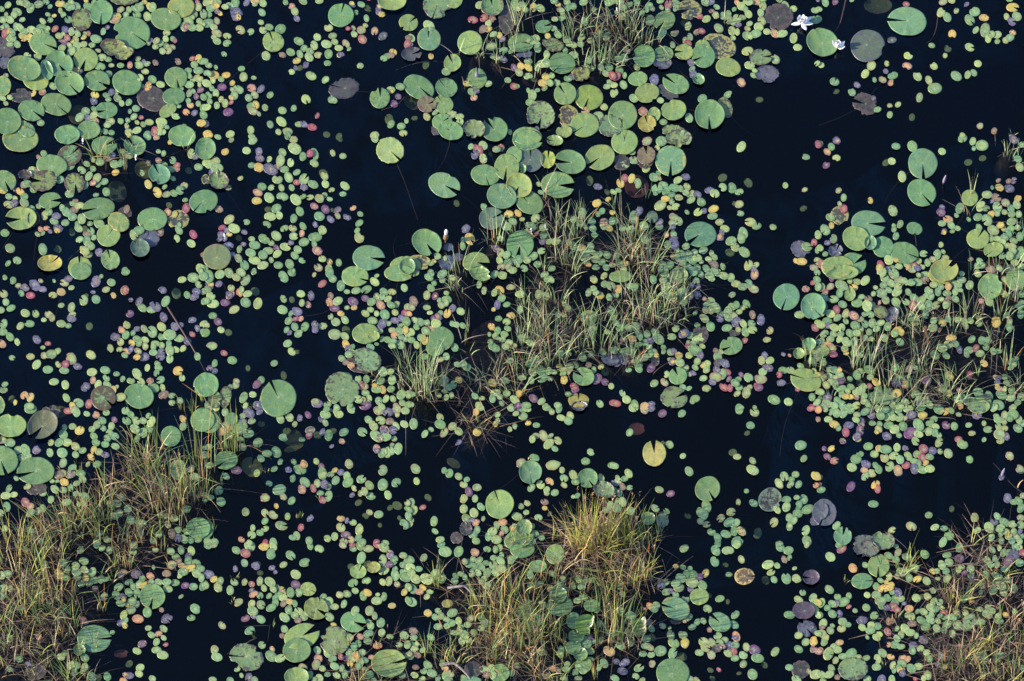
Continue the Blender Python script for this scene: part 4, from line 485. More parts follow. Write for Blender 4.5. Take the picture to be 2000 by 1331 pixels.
S 11,12+ 22,4r+ 33,23o+ 45,20 10,44 20,0 68,11+ 77,8m 75,2 75,15+ 86,13+ 83,26 80,27 93,23++ 84,26+ 76,31m+ 68,31l 60,35 56,41+ 66,37y 63,43y 70,41y 88,33 96,34y+ 105,36+ 103,10+ 47,49+ 56,49+ 29,50 18,51 24,56+ 17,57b 17,59o- 13,58 2,57l+ 8,62+ 13,68 29,61r- 20,68b 35,65- 46,62+ 54,69+ 60,55+ 61,60 67,52 73,52- 71,46- 77,47b+ 79,53l 74,57 72,61r+ 76,64r 66,62b 83,58b- 88,63o 96,65- 95,52 87,69 90,70 91,77n+ 71,75o 68,75n 42,74b++ 42,81++ 57,80+ 51,79l 50,84+ 56,91l+ 59,88l 47,91- 23,75+ 28,78 22,82m 4,77+ 13,79- 11,84+ 3,87m 3,81n- 6,92 5,96 0,69 20,96o+ 14,101 18,103 9,107++ 2,103o 16,113m+ 12,121+ 23,109+ 31,107++ 38,110m 46,111+ 62,106+ 57,112++ 56,120 70,110o 2,127+ 10,127+ 18,130n 4,133 47,131 67,85r 76,82- 84,82 80,88 89,86+ 95,89 76,92+ 74,98+ 68,98o 80,100 92,99b 91,104 99,102 102,93b+ 82,111o 86,112o 81,116 90,121+ 97,119l+ 72,118l 73,123- 78,121 80,123y 81,126b 61,132b 71,132 102,131 106,128 116,33- 125,10+ 120,20 127,17 124,26 111,45 106,51m+ 111,26y 115,26 137,3+ 137,14p++ 142,28p 139,22 148,24 148,28 136,25l 150,33b+ 125,33 100,74++ 109,74+ 104,80+ 108,69+ 110,62+ 114,63 120,62l 118,57 112,56 102,66 116,75 122,70 122,66r+ 128,70 135,78++ 125,78++ 122,84 130,87 115,82 143,81 143,67 144,74 148,79 153,76 158,76 148,71 135,69 152,72- 134,67 157,63 165,61 163,67 168,65 166,70 175,71 182,69y- 176,75 191,66 131,72 118,70 169,5 176,3 180,8+ 186,8+ 195,3+ 185,16p++ 196,18 199,8r 181,24 163,29l 175,32 159,41 158,47 170,45 178,41 184,43 190,43 180,47 164,15 172,14 154,110 160,108 162,113 177,108 174,112 160,128 199,121 148,53y 142,53 105,106 107,111 94,131r- 102,47d- 123,119y 192,2 120,109b 116,117b 180,35 185,35 173,38 168,20 174,20 172,30
M 150,95,70,60 180,45,40,30
G 81,23,22,10,s 84,22,26,10,s 150,20,24,10,b 158,10,16,14,b 133,56,26,14,s 138,52,30,12,s 128,50,20,12,n 112,48,12,10,b 134,58,22,14,n 165,35,24,14,n 178,28,20,12,s 172,40,26,14,n 165,50,20,14,b 180,55,22,16,b 195,45,24,12,n 198,70,26,12,n 190,90,26,14,n 180,80,24,14,s 72,72,12,5,s 75,78,8,6,b 110,86,10,6,r 125,88,10,10,b 115,100,12,12,b 126,120,30,14,s 132,118,28,14,n 128,126,24,14,n 140,110,30,14,s 145,118,24,14,n 168,108,26,16,s 172,106,24,14,r 165,125,24,16,n 185,130,30,14,s 178,133,22,12,s 195,115,30,14,s 150,133,20,12,s 158,98,20,14,n 150,95,16,18,b 135,105,18,18,b 196,130,26,12,n 65,116,8,4,r 108,110,12,8,b 104,94,16,12,b 175,95,24,16,b 190,110,22,16,b 200,95,26,12,n 125,133,14,16,b 145,128,20,14,b 160,90,22,14,s 182,62,24,8,R 26,35,8,3,r
"""

# ------------------------------------------------------------------ read the survey
BIG, SMALL, TUFT, MAT, FLOWER = [], [], [], [], []
for line in SURVEY.strip().splitlines():
    k, *rest = line.split()
    if k == 'T':
        ox, oy = float(rest[0]), float(rest[1])
        continue
    for tok in rest:
        if k == 'S':
            xs, ys = tok.split(',')
            i = 0
            while i < len(ys) and (ys[i].isdigit()):
                i += 1
            y, suf = float(ys[:i]), ys[i:]
            typ = ''.join(ch for ch in suf if ch.isalpha()) or 'g'
            size = suf.count('+') - suf.count('-')
            SMALL.append((ox + float(xs) * 2, oy + y * 2, typ, size))
            continue
        q = tok.split(',')
        x, y = ox + float(q[0]) * 2, oy + float(q[1]) * 2
        if k == 'B':
            BIG.append((x, y, float(q[2]) * 2, float(q[3]) * 2, float(q[4]), None if q[5] == 'n' else float(q[5]), q[6]))
        elif k == 'G':
            TUFT.append((x, y, float(q[2]) * 2, float(q[3]) * 2, q[4]))
        elif k == 'M':
            MAT.append((x, y, float(q[2]) * 2, float(q[3]) * 2))
        elif k == 'F':
            FLOWER.append((x, y, q[2]))

# ------------------------------------------------------------------ labels: look first, then the landmark it lies beside
LAND = [(1567, 48, "open white lily flower"), (1636, 96, "half-closed white lily flower"), (1279, 888, "round yellow pad in open water"),
        (1190, 1050, "dense yellow-green grass hummock"), (1803, 350, "pair of bluish-green pads"), (540, 778, "huge pad with slit at top"),
        (868, 364, "lone pale pad in open water"), (765, 295, "yellow-mottled pad in open water"), (675, 172, "torn grey-brown dead pad"),
        (1695, 90, "round grey-green pad"), (310, 900, "tall lower grass clump"), (1690, 205, "torn drifting dead pad"),
        (1498, 150, "bluish-grey dead pad"), (835, 740, "upright green grass clump"), (1367, 462, "big pad notched lower left"),
        (98, 520, "yellow notched pad"), (292, 466, "blue-violet dead pad"), (1150, 1222, "leaf with folded white edge"),
        (869, 480, "brown-stalked bud"), (1090, 560, "central grass bed"), (1700, 1000, "open water gap"), (298, 194, "dark brown orange-spotted pad"),
        (1570, 1220, "purple and grey pad pair"), (1186, 0, "grass along the top edge"), (1890, 1290, "corner grass bed"), (120, 1220, "straw grass bed"),
        (1800, 640, "straggly sedge bed"), (1400, 1126, "eaten yellow-and-brown pad"), (590, 1010, "dark water with seed debris"), (1010, 370, "overlapping pad cluster"),
        (930, 60, "pads beside top grass"), (40, 300, "left edge pad pile"), (560, 360, "yellow pad among violet ones"), (770, 1290, "large bright ribbed pad")]


def where(x, y, own=3):
    best = sorted(LAND, key=lambda a: math.hypot(a[0] - x, a[1] - y))
    for a in best:
        d = math.hypot(a[0] - x, a[1] - y)
        if d < 16:
            continue
        dx, dy = x - a[0], y - a[1]
        v = "above" if dy < -0.42 * d else "below" if dy > 0.42 * d else ""
        h = "left of" if dx < -0.42 * d else "right of" if dx > 0.42 * d else ""
        if v and h:
            return v + " and " + h + " " + a[2]
        return (v or h) + " " + a[2]
    return "on open water"


LABELS = {}
_ONES = "zero one two three four five six seven eight nine ten eleven twelve thirteen fourteen fifteen sixteen seventeen eighteen nineteen".split()
_TENS = "x x twenty thirty forty fifty sixty seventy eighty ninety".split()


def say(n):
    n = max(0, min(99, int(n)))
    return _ONES[n] if n < 20 else _TENS[n // 10] + ("-" + _ONES[n % 10] if n % 10 else "")


def unique_labels(items):
    """items: (object, head, x, y, category, group); a label that recurs gets its place in the photo added"""
    heads = {}
    for it in items:
        lab = it[1] + " " + where(it[2], it[3])
        heads.setdefault(lab, []).append(it)
    for lab, its in heads.items():
        for o, head, x, y, cat, grp in its:
            s = lab
            if len(its) > 1 or s in LABELS or len(s.split()) > 15:
                s = head + ", %s percent across, %s percent down" % (say(x / 20.0), say(y / 13.31))
            if s in LABELS:
                s = head + ", %s point %s percent across, %s point %s down" % (say(x / 20.0), say(x / 2.0 % 10), say(y / 13.31), say(y / 1.331 % 10))
            LABELS[s] = 1
            tag(o, s, cat, grp)


# ------------------------------------------------------------------ water and bed
def sheet(name, size, z, mat, kind):
    me = bpy.data.meshes.new(name)
    s = size
    me.from_pydata([(-s, -s, z), (s, -s, z), (s, s, z), (-s, s, z)], [], [(0, 1, 2, 3)])
    me.materials.append(mat)
    o = new_obj(name, me)
    tag(o, kind=kind)
    return o


water = sheet("pond_water", 300.0, 0.0, WATER, "structure")

mats_g = []
for (x, y, rx, ry) in MAT:
    p = ground(x, y)
    mats_g.append((p.x, p.y, rx * M_PX, ry * M_PX / math.sin(PITCH)))
# every tuft stands on its own little peat root mound
for (x, y, h, s, typ) in TUFT:
    if typ in 'snbDP':
        p = ground(x, y)
        mats_g.append((p.x, p.y, 0.11, 0.11))


def bed():
    nx, ny = 340, 300
    X = np.linspace(-4.6, 4.6, nx)
    Y = np.linspace(-3.9, 4.3, ny)
    gx, gy = np.meshgrid(X, Y)
    z = np.full(gx.shape, -1.6)
    for (cx, cy, rx, ry) in mats_g:
        d = np.sqrt(((gx - cx) / rx) ** 2 + ((gy - cy) / ry) ** 2)
        top = -0.035 if rx > 0.15 else -0.02
        m = top - 1.6 * (np.clip((d - 0.55) / 0.75, 0, 1) ** 1.4 if rx > 0.15 else np.clip((d - 0.4) / 3.4, 0, 1) ** 1.1)
        z = np.maximum(z, m)
    nz = np.zeros(gx.shape)
    for j in range(ny):
        for i in range(nx):
            v = Vector((gx[j, i] * 3.1, gy[j, i] * 3.1, 0.3))
            nz[j, i] = noise.fractal(v, 0.9, 2.1, 4)
    z = z + nz * (0.028 + 0.05 * np.clip((-z - 0.1) / 0.5, 0, 1))
    # far rim drops away under the outer bed sheet
    edge = np.maximum(np.abs(gx) / 4.6, np.abs(gy - 0.2) / 4.1)
    z = np.where(edge > 0.97, -1.8, z)
    verts = np.stack([gx, gy, z], -1).reshape(-1, 3)
    idx = np.arange(nx * ny).reshape(ny, nx)
    faces = np.stack([idx[:-1, :-1], idx[:-1, 1:], idx[1:, 1:], idx[1:, :-1]], -1).reshape(-1, 4)
    me = bpy.data.meshes.new("pond_bed")
    me.from_pydata(verts.tolist(), [], faces.tolist())
    me.polygons.foreach_set("use_smooth", [True] * len(me.polygons))
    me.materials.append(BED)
    o = new_obj("pond_bed", me)
    tag(o, kind="structure")


bed()
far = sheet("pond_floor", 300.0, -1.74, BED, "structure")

# ------------------------------------------------------------------ floating pads
rnd = random.Random(7)


def pad(mb, x, y, rx, ry, rot, notch, hw, z, t1, t2, dec, nseg, rings, jag=0.0, wob=0.02, curl=0.0, tilt=(0.0, 0.0), veins=22, fold=None, bites=(), wave=0.0012, rim=None, rimpow=4.0, rr=rnd):
    """one floating leaf, drawn as an outline on the level plane z, with rim thickness"""
    cr, sr = math.cos(R(rot)), math.sin(R(rot))
    ph = [rr.uniform(0, 6.28) for _ in range(4)]
    jn = [rr.gauss(0, 1) for _ in range(nseg + 1)]
    base = len(mb.v)
    offx, offy = rr.uniform(-0.06, 0.06), rr.uniform(-0.06, 0.06)
    if notch is None:
        a0, a1_ = 0.0, 360.0
        closed = True
    else:
        a0, a1_ = notch + hw, notch + 360.0 - hw
        closed = False
    cols = nseg if closed else nseg + 1
    k0 = rr.uniform(0, 50)

    def put(r, a, dz, rattr):
        ca, sa = math.cos(R(a)), math.sin(R(a))
        # angle in the leaf's own axes
        u, v_ = ca * cr + sa * sr, -ca * sr + sa * cr
        rad = 1.0 / math.sqrt((u / rx) ** 2 + (v_ / ry) ** 2)
        return rad, ca, sa

    def vert(r, a, i, dz, rat):
        rad, ca, sa = put(r, a, dz, rat)
        o = 1 + wob * (math.sin(2 * R(a) + ph[0]) + 0.6 * math.sin(3 * R(a) + ph[1]) + 0.4 * math.sin(5 * R(a) + ph[2]))
        o += jag * jn[i % len(jn)] * max(0.0, (r - 0.5) * 2)
        for (ba, bw, bd) in bites:
            dd = abs((a - ba + 180.0) % 360.0 - 180.0)
            if dd < bw:
                o *= 1 - bd * (1 - (dd / bw) ** 3) * r
        rp = rad * r * o
        px = x + rp * ca + (1 - r) * offx * rx
        py = y - rp * sa + (1 - r) * offy * ry
        zz = z + dz + curl * r ** 4 + (tilt[0] * ca + tilt[1] * sa) * r + wave * (math.sin(6 * R(a) + ph[3]) + 0.7 * math.sin(9 * R(a) + ph[1])) * r * r * (1 if jag == 0 else 1.3)
        if fold is not None:
            df = math.cos(R(a) - R(fold))
            e = max(0.0, r * df - 0.48)
            zz += e * 0.17
            px -= e * 0.5 * rx * math.cos(R(fold))
            py += e * 0.5 * ry * math.sin(R(fold))
        g = ground(px, py, 0.0)
        mb.v.append((g.x, g.y, max(zz, z - 0.001) if z >= 0 else zz))
        mb.c1.append((0.74, 0.70, 0.52) if (fold is not None and e > 0.05) else t1 if rim is None else mix(t1, rim, min(1.0, r) ** rimpow))  # raised fold tinted pale: light underside, with full sun put into the colour
        mb.c2.append(t2)
        mb.p.append((rat, k0 + R(a) * veins, dec, 1.0 if nseg > 30 else 0.0))

    vert(0.0, a0, 0, 0.0, 0.0)
    for r in rings:
        for i in range(cols):
            a = a0 + (a1_ - a0) * i / nseg
            re = r
            if not closed and (i == 0 or i == nseg) and r > 0.9:
                re = r * 1.03
            vert(re, a, i, 0.0, r)
    nr = len(rings)
    # rim thickness
    for i in range(cols):
        a = a0 + (a1_ - a0) * i / nseg
        vert(1.0, a, i, 0.0, 1.0)
        vx = mb.v[-1]
        mb.v[-1] = (vx[0], vx[1], vx[2] - 0.0016)
    lim = cols if closed else cols - 1
    for i in range(lim):
        j = (i + 1) % cols
        mb.f.append((base, base + 1 + i, base + 1 + j))
    for k in range(nr):
        b0 = base + 1 + k * cols
        b1 = b0 + cols
        for i in range(lim):
            j = (i + 1) % cols
            mb.f.append((b0 + i, b1 + i, b1 + j, b0 + j))


BT = {  # colour words, tint, second tint, decay, jaggedness
    'g': ("green", (122, 161, 103), (160, 160, 88), 0.16, 0.0),
    'l': ("yellow-green", (150, 176, 102), (160, 162, 86), 0.20, 0.0),
    't': ("bluish-green", (120, 164, 120), (146, 156, 96), 0.10, 0.0),
    'm': ("mottled yellow-green", (140, 160, 92), (92, 78, 66), 0.55, 0.025),
    'm2': ("mottled yellow-green", (150, 170, 100), (190, 165, 80), 0.5, 0.01),
    'm3': ("mottled olive-yellow", (155, 165, 90), (90, 80, 60), 0.35, 0.01),
    'k': ("chewed pale green", (136, 162, 108), (88, 82, 74), 0.48, 0.02),
    'k2': ("dull olive pink-edged", (138, 150, 96), (150, 118, 98), 0.42, 0.0),
    'n': ("dark brown rotting", (66, 56, 54), (96, 82, 78), 0.6, 0.03),
    'nk': ("half-rotten yellow and brown", (84, 76, 74), (170, 165, 95), 0.58, 0.015),
    'nk2': ("rotten brown speckled", (72, 60, 60), (118, 135, 112), 0.62, 0.0),
    'nk3': ("eaten yellow and brown", (112, 94, 84), (200, 178, 112), 0.55, 0.0),
    'b': ("bluish-grey dead", (104, 104, 128), (70, 66, 78), 0.5, 0.03),  # bluish cast is sky reflection on the wet leaf, put into the tint
    'b2': ("slate-blue dead", (84, 92, 116), (60, 62, 80), 0.5, 0.05),
    'v': ("grey-violet dead", (90, 84, 92), (66, 58, 62), 0.5, 0.03),
    'v2': ("grey-green", (96, 116, 104), (100, 96, 110), 0.45, 0.0),
    'v3': ("dull grey-green", (104, 128, 104), (96, 100, 96), 0.4, 0.0),
    'v4': ("grey ragged dead", (120, 122, 108), (80, 74, 80), 0.5, 0.03),
    'w': ("tan-brown", (134, 124, 92), (120, 92, 88), 0.5, 0.01),
    'w2': ("olive with pale rim", (104, 112, 84), (116, 104, 84), 0.4, 0.0),
    'w3': ("purplish-grey", (112, 108, 114), (98, 92, 110), 0.5, 0.01),
    'u': ("submerged dim", (120, 124, 84), (150, 90, 70), 0.4, 0.0),
    'u2': ("submerged olive-brown", (170, 160, 90), (140, 110, 70), 0.4, 0.0),
    'u3': ("submerged reddish-brown", (170, 90, 80), (120, 80, 70), 0.4, 0.0),
    'u4': ("submerged olive", (176, 180, 116), (160, 160, 90), 0.3, 0.0),
    'y': ("yellow", (172, 166, 84), (150, 124, 74), 0.35, 0.015),
    'y2': ("olive-yellow", (140, 160, 70), (130, 105, 70), 0.32, 0.0),
    'y3': ("ragged yellow-green", (165, 185, 80), (220, 190, 120), 0.35, 0.02),
    'k3': ("yellow-mottled", (160, 182, 114), (208, 198, 114), 0.38, 0.02),
    'Y3': ("olive-yellow", (174, 166, 80), (150, 130, 74), 0.25, 0.0),
    'Y': ("golden-yellow", (192, 186, 110), (150, 160, 88), 0.42, 0.0),
    'Y2': ("olive-gold", (165, 165, 80), (140, 110, 70), 0.4, 0.0),
    'p': ("purple", (104, 76, 96), (84, 70, 92), 0.4, 0.0),
    'L': ("green with folded white edge", (110, 150, 60), (130, 160, 80), 0.1, 0.0),
    'L2': ("olive-green curled", (100, 135, 60), (120, 140, 70), 0.2, 0.0),
}
LOW = ('n', 'nk', 'nk2', 'nk3', 'b', 'b2', 'v', 'v4')
lab_items = []
for i, (x, y, rx, ry, rot, notch, typ) in enumerate(BIG):
    word, c1, c2, dec, jag = BT[typ]
    rr = random.Random(1000 + i)
    mb = MB()
    if typ.startswith('u'):
        z = {'u': -0.05, 'u2': -0.035, 'u3': -0.05, 'u4': -0.012}[typ] - 0.00003 * i
        kind, name = "submerged pad", "submerged_lily_pad"
    elif typ in LOW:
        z = 0.0040 + 0.000010 * i
        kind, name = "dead pad", "dead_lily_pad"
    else:
        z = 0.0085 + 0.00002 * ((i * 37) % len(BIG))
        kind, name = "lily pad", "lily_pad"
    j = rr.uniform(-1, 1)
    hue = rr.uniform(-1, 1)
    t1 = alb(tuple(max(4, min(250, c * (1 + 0.07 * j) + d * hue)) for c, d in zip(c1, (9, 2, -3))))
    t2 = alb(c2)
    if typ in ('g', 't', 'l'):
        dec = max(0.0, dec + rr.gauss(0.08, 0.14))
        if rr.random() < 0.3:
            t2 = alb(rr.choice([(100, 84, 64), (84, 104, 72), (190, 180, 100)]))
    hw = rr.choice([3.0, 5.0, 7.0, 9.0, 12.0]) * (1.0 if notch is not None else 0)
    curl = rr.choice([0.0, 0.0, 0.002, 0.006, 0.013])
    fold = None
    if typ == 'w2':
        curl = 0.02
    if typ == 'L':
        fold = -10
    if typ == 'L2':
        fold = 20
    bites = []
    if typ in ('m', 'k', 'm2', 'm3', 'n', 'nk', 'v', 'v4', 'b', 'y', 'w') or rr.random() < 0.22:
        for _k in range(rr.choice([1, 2, 3]) if jag else 1):
            bites.append((rr.uniform(0, 360), rr.uniform(5, 20), rr.uniform(0.08, 0.30)))
    if typ in ('L', 'L2'):
        z = 0.03
    tl = 0.004 if z > 0.006 else 0.001
    pad(mb, x, y, rx, ry, rot, notch, hw, z, t1, t2, dec, 60, (0.3, 0.6, 0.82, 0.94, 1.0), jag=jag, wob=0.016, curl=curl,
        tilt=(rr.uniform(0, tl), rr.uniform(-tl, tl) * 0.5), veins=rr.choice([17, 19, 23]), fold=fold, bites=bites, wave=0.0014 if z > 0.006 else 0.0008, rr=rr)
    g = ground(x, y)
    g.z = z
    o = new_obj(name, mb.build(name, PAD, g), loc=g)
    if name == "lily_pad" and rx > 12 and rr.random() < 0.4:
        az = rr.uniform(0, 6.28)
        ln = rr.uniform(0.2, 0.5)
        bend_ = rr.uniform(-0.9, 0.9)
        sv, sf = [], []
        for k in range(7):
            q_ = k / 6
            az_ = az + bend_ * q_
            cx_, cy_, cz_ = math.cos(az_) * ln * q_, math.sin(az_) * ln * q_, -z - 0.012 - 0.30 * q_ ** 1.1
            for j_ in range(4):
                aa = j_ * math.pi / 2
                sv.append((cx_ - math.sin(az) * 0.0026 * math.cos(aa), cy_ + math.cos(az) * 0.0026 * math.cos(aa), cz_ + 0.0026 * math.sin(aa)))
        for k in range(6):
            for j_ in range(4):
                sf.append((k * 4 + j_, k * 4 + (j_ + 1) % 4, k * 4 + 4 + (j_ + 1) % 4, k * 4 + 4 + j_))
        sm = bpy.data.meshes.new("stalk")
        sm.from_pydata(sv, [], sf)
        sm.materials.append(STEM)
        new_obj("stalk", sm, parent=o)
    s = (rx + ry) / 2
    size = "small" if s < 13 else "medium-sized" if s < 20 else "large" if s < 27 else "very large"
    noun = "lily pad" if name == "lily_pad" else "floating lily leaf" if name == "dead_lily_pad" else "lily leaf"
    lab_items.append((o, size + " " + word + " " + noun, x, y, kind,
                      {"lily_pad": "lily pads afloat on the pond", "dead_lily_pad": "dead and rotting lily pads", "submerged_lily_pad": "lily leaves under the surface"}[name]))

ST = {
    'g': ("green", (116, 160, 108), (160, 160, 90), 0.10), 'l': ("light yellow-green", (178, 202, 122), (176, 150, 96), 0.22),
    'm': ("pinkish-green mottled", (168, 190, 118), (150, 116, 98), 0.30), 'y': ("yellow", (234, 202, 92), (190, 160, 88), 0.38),
    'o': ("orange", (226, 172, 104), (150, 104, 120), 0.45), 'r': ("crimson", (166, 46, 98), (166, 112, 96), 0.32),
    'p': ("purple", (112, 48, 114), (130, 84, 124), 0.32), 'b': ("bluish-violet", (114, 104, 148), (76, 70, 94), 0.46),
    'n': ("pinkish-brown", (146, 116, 98), (120, 90, 90), 0.4), 'd': ("sunken dark green", (190, 205, 130), (160, 150, 100), 0.1),
    'v': ("dark grey", (84, 82, 96), (70, 66, 80), 0.4),
}
SZ = {-2: (5.3, 4.3), -1: (6.5, 5.0), 0: (8.6, 6.7), 1: (10.0, 7.7), 2: (11.9, 9.0)}
ranked = []
for i, (x, y, typ, size) in enumerate(SMALL):
    rr = random.Random(90000 + i)
    a, b = SZ[max(-2, min(2, size))]
    f = max(0.60, min(1.22, rr.gauss(0.93, 0.13)))
    e = rr.uniform(0.88, 1.16)
    rx, ry = a * f * math.sqrt(e) * 1.02, b * f / math.sqrt(e) * 1.02
    rot = rr.gauss(-22, 34) if rr.random() < 0.8 else rr.gauss(75, 25)
    ranked.append([x, y, rx, ry, rot, typ, i, rr])
inside = [q for q in ranked if 6 < q[0] < 1994 and 6 < q[1] < 1325 and q[5] != 'd']
inside.sort(key=lambda q: -q[2] * q[3])
chosen = set(q[6] for q in inside[:300])
# beyond the frame the same carpet goes on: the edge pads mirrored outwards
extra = []
for q in ranked:
    x, y = q[0], q[1]
    mir = []
    if x < 170:
        mir.append((-x - 4, y))
    if x > 1830:
        mir.append((4004 - x, y))
    if y < 150:
        mir.append((x, -y - 4))
    if y > 1190:
        mir.append((x, 2666 - y))
    for mx_, my_ in mir:
        extra.append([mx_, my_, q[2], q[3], -q[4], q[5], q[6] + 5000, random.Random(q[6] + 7000)])


def small_pad(mb, q):
    x, y, rx, ry, rot, typ, i, rr = q
    word, c1, c2, dec = ST[typ]
    if typ == 'g':
        t = rr.random()
        c = mix((116, 164, 116), (182, 204, 130), t) if rr.random() < 0.8 else (122, 166, 104)
    else:
        c = c1
    j = rr.uniform(-0.07, 0.07)
    t1 = alb(tuple(min(250, v * (1 + j)) for v in c))
    if typ == 'g' and rr.random() < 0.3:
        dec = rr.uniform(0.2, 0.4)
        c2 = rr.choice([(150, 105, 95), (196, 190, 120), (96, 84, 70)])
    if typ in 'oyrp' and rr.random() < 0.35:
        c2, dec = rr.choice([(170, 185, 110), (140, 90, 100)]), 0.42
    dec = max(0, dec + rr.gauss(0, 0.08))
    rimc = None
    v_ = rr.random()
    if typ == 'm':
        rimc = alb(rr.choice([(150, 112, 104), (176, 160, 104), (150, 150, 96), (160, 104, 120), (180, 180, 110)]))
    elif typ == 'o':
        rimc = alb(rr.choice([(140, 92, 120), (206, 128, 96), (118, 96, 130), (214, 170, 100), (170, 180, 110)]))
    elif typ == 'y':
        rimc = alb(rr.choice([(206, 160, 86), (150, 160, 88), (214, 190, 100)]))
    elif typ == 'r':
        rimc = t1
        t1 = alb(rr.choice([(196, 140, 96), (176, 150, 96), (180, 90, 100)]))
    elif typ in 'pb' and v_ < 0.6:
        rimc = t1
        t1 = alb(rr.choice([(150, 112, 96), (116, 84, 110), (108, 100, 124)]))
    elif typ in 'gl' and v_ < 0.35:
        rimc = alb(rr.choice([(150, 170, 104), (104, 148, 104), (160, 150, 104), (120, 160, 112)]))
    z = -0.03 - 0.000004 * (i % 9000) if typ == 'd' else 0.0036 + 0.0000011 * ((i * 613) % 9001)
    chew = rr.random()
    notch, hw = None, 0.0
    if chew < 0.16 or (typ in 'mybo' and chew < 0.32):
        notch, hw = rr.uniform(0, 360), rr.uniform(5, 17)
    jag = 0.05 if typ in 'bnv' or (typ in 'myo' and chew > 0.6) else 0.0
    bites = [(rr.uniform(0, 360), rr.uniform(12, 34), rr.uniform(0.12, 0.5))] if 0.45 < chew < 0.60 else []
    pad(mb, x, y, rx, ry, rot, notch, hw, z, t1, alb(c2), dec, 18, (0.55, 0.88, 1.0), jag=jag, wob=0.018,
        curl=rr.choice([0.0, 0.0, 0.0012]), tilt=(0.0, 0.0), veins=rr.choice([7, 9]), bites=bites, wave=0.0009, rim=rimc, rimpow=0.7 if typ in 'rpb' else 4.0, rr=rr)
    return z


rest = MB()
for q in ranked:
    if q[6] in chosen:
        mb = MB()
        z = small_pad(mb, q)
        g = ground(q[0], q[1])
        g.z = z
        o = new_obj("watershield_pad", mb.build("watershield_pad", PAD, g), loc=g)
        lab_items.append((o, "small " + ST[q[5]][0] + " oval pad", q[0], q[1], "watershield pad", "small oval watershield pads"))
    else:
        small_pad(rest, q)
o = new_obj("watershield_carpet", rest.build("watershield_carpet", PAD))
tag(o, "thousands of smaller oval watershield pads strewn over the dark pond", "watershield", kind="stuff")
outer = MB()
for q in extra:
    small_pad(outer, q)
o = new_obj("watershield_margin", outer.build("watershield_margin", PAD))
tag(o, "more oval watershield pads spreading past the edges of the view", "watershield", kind="stuff")

# ------------------------------------------------------------------ sedge and grass tufts
GREEN = [(146, 166, 88), (130, 158, 100), (164, 174, 90), (126, 154, 112), (184, 180, 100), (112, 136, 78)]
DRY = [(206, 182, 136), (190, 160, 118), (164, 138, 106), (220, 200, 154), (142, 118, 94), (196, 158, 104)]
GREY = [(128, 112, 108), (104, 88, 82), (150, 132, 124), (88, 74, 68), (170, 146, 118)]
DARK = [(92, 76, 72), (76, 62, 60), (110, 92, 84), (64, 54, 54), (124, 104, 92)]


def blade(mb, p0, dirx, diry, h, lean, width, col, droop, seg=5, face=None, rr=rnd):
    """a tapered, bent, slightly folded grass blade rooted at p0"""
    fa = rr.uniform(0, math.pi) if face is None else face
    wx, wy = math.cos(fa), math.sin(fa)
    b = len(mb.v)
    for k in range(seg + 1):
        s = k / seg
        out = lean * (s ** 1.6)
        z = h * (s - droop * s * s)
        px, py = p0[0] + dirx * out, p0[1] + diry * out
        wd = width * (1 - s) ** 0.7 * 0.5 + 0.0004
        mb.v.append((px - wx * wd, py - wy * wd, p0[2] + z))
        mb.v.append((px + wx * wd, py + wy * wd, p0[2] + z))
        t = tuple(min(0.8, c_ * 1.75) for c_ in alb(col))
        if s < 0.3:
            t = mix(t, alb((120, 98, 74)), 0.45 * (1 - s / 0.3))
        mb.c1 += [t, t]
    for k in range(seg):
        a = b + 2 * k
        mb.f.append((a, a + 1, a + 3, a + 2))


def seed_head(mb, p, rr):
    for k in range(5):
        a = rr.uniform(0, 6.28)
        blade(mb, (p[0] + rr.gauss(0, 0.004), p[1] + rr.gauss(0, 0.004), p[2] - 0.01 + 0.009 * k), math.cos(a), math.sin(a), 0.022, 0.014, 0.007,
              rr.choice([(196, 168, 140), (172, 138, 112), (150, 116, 98)]), 0.2, 2, rr=rr)


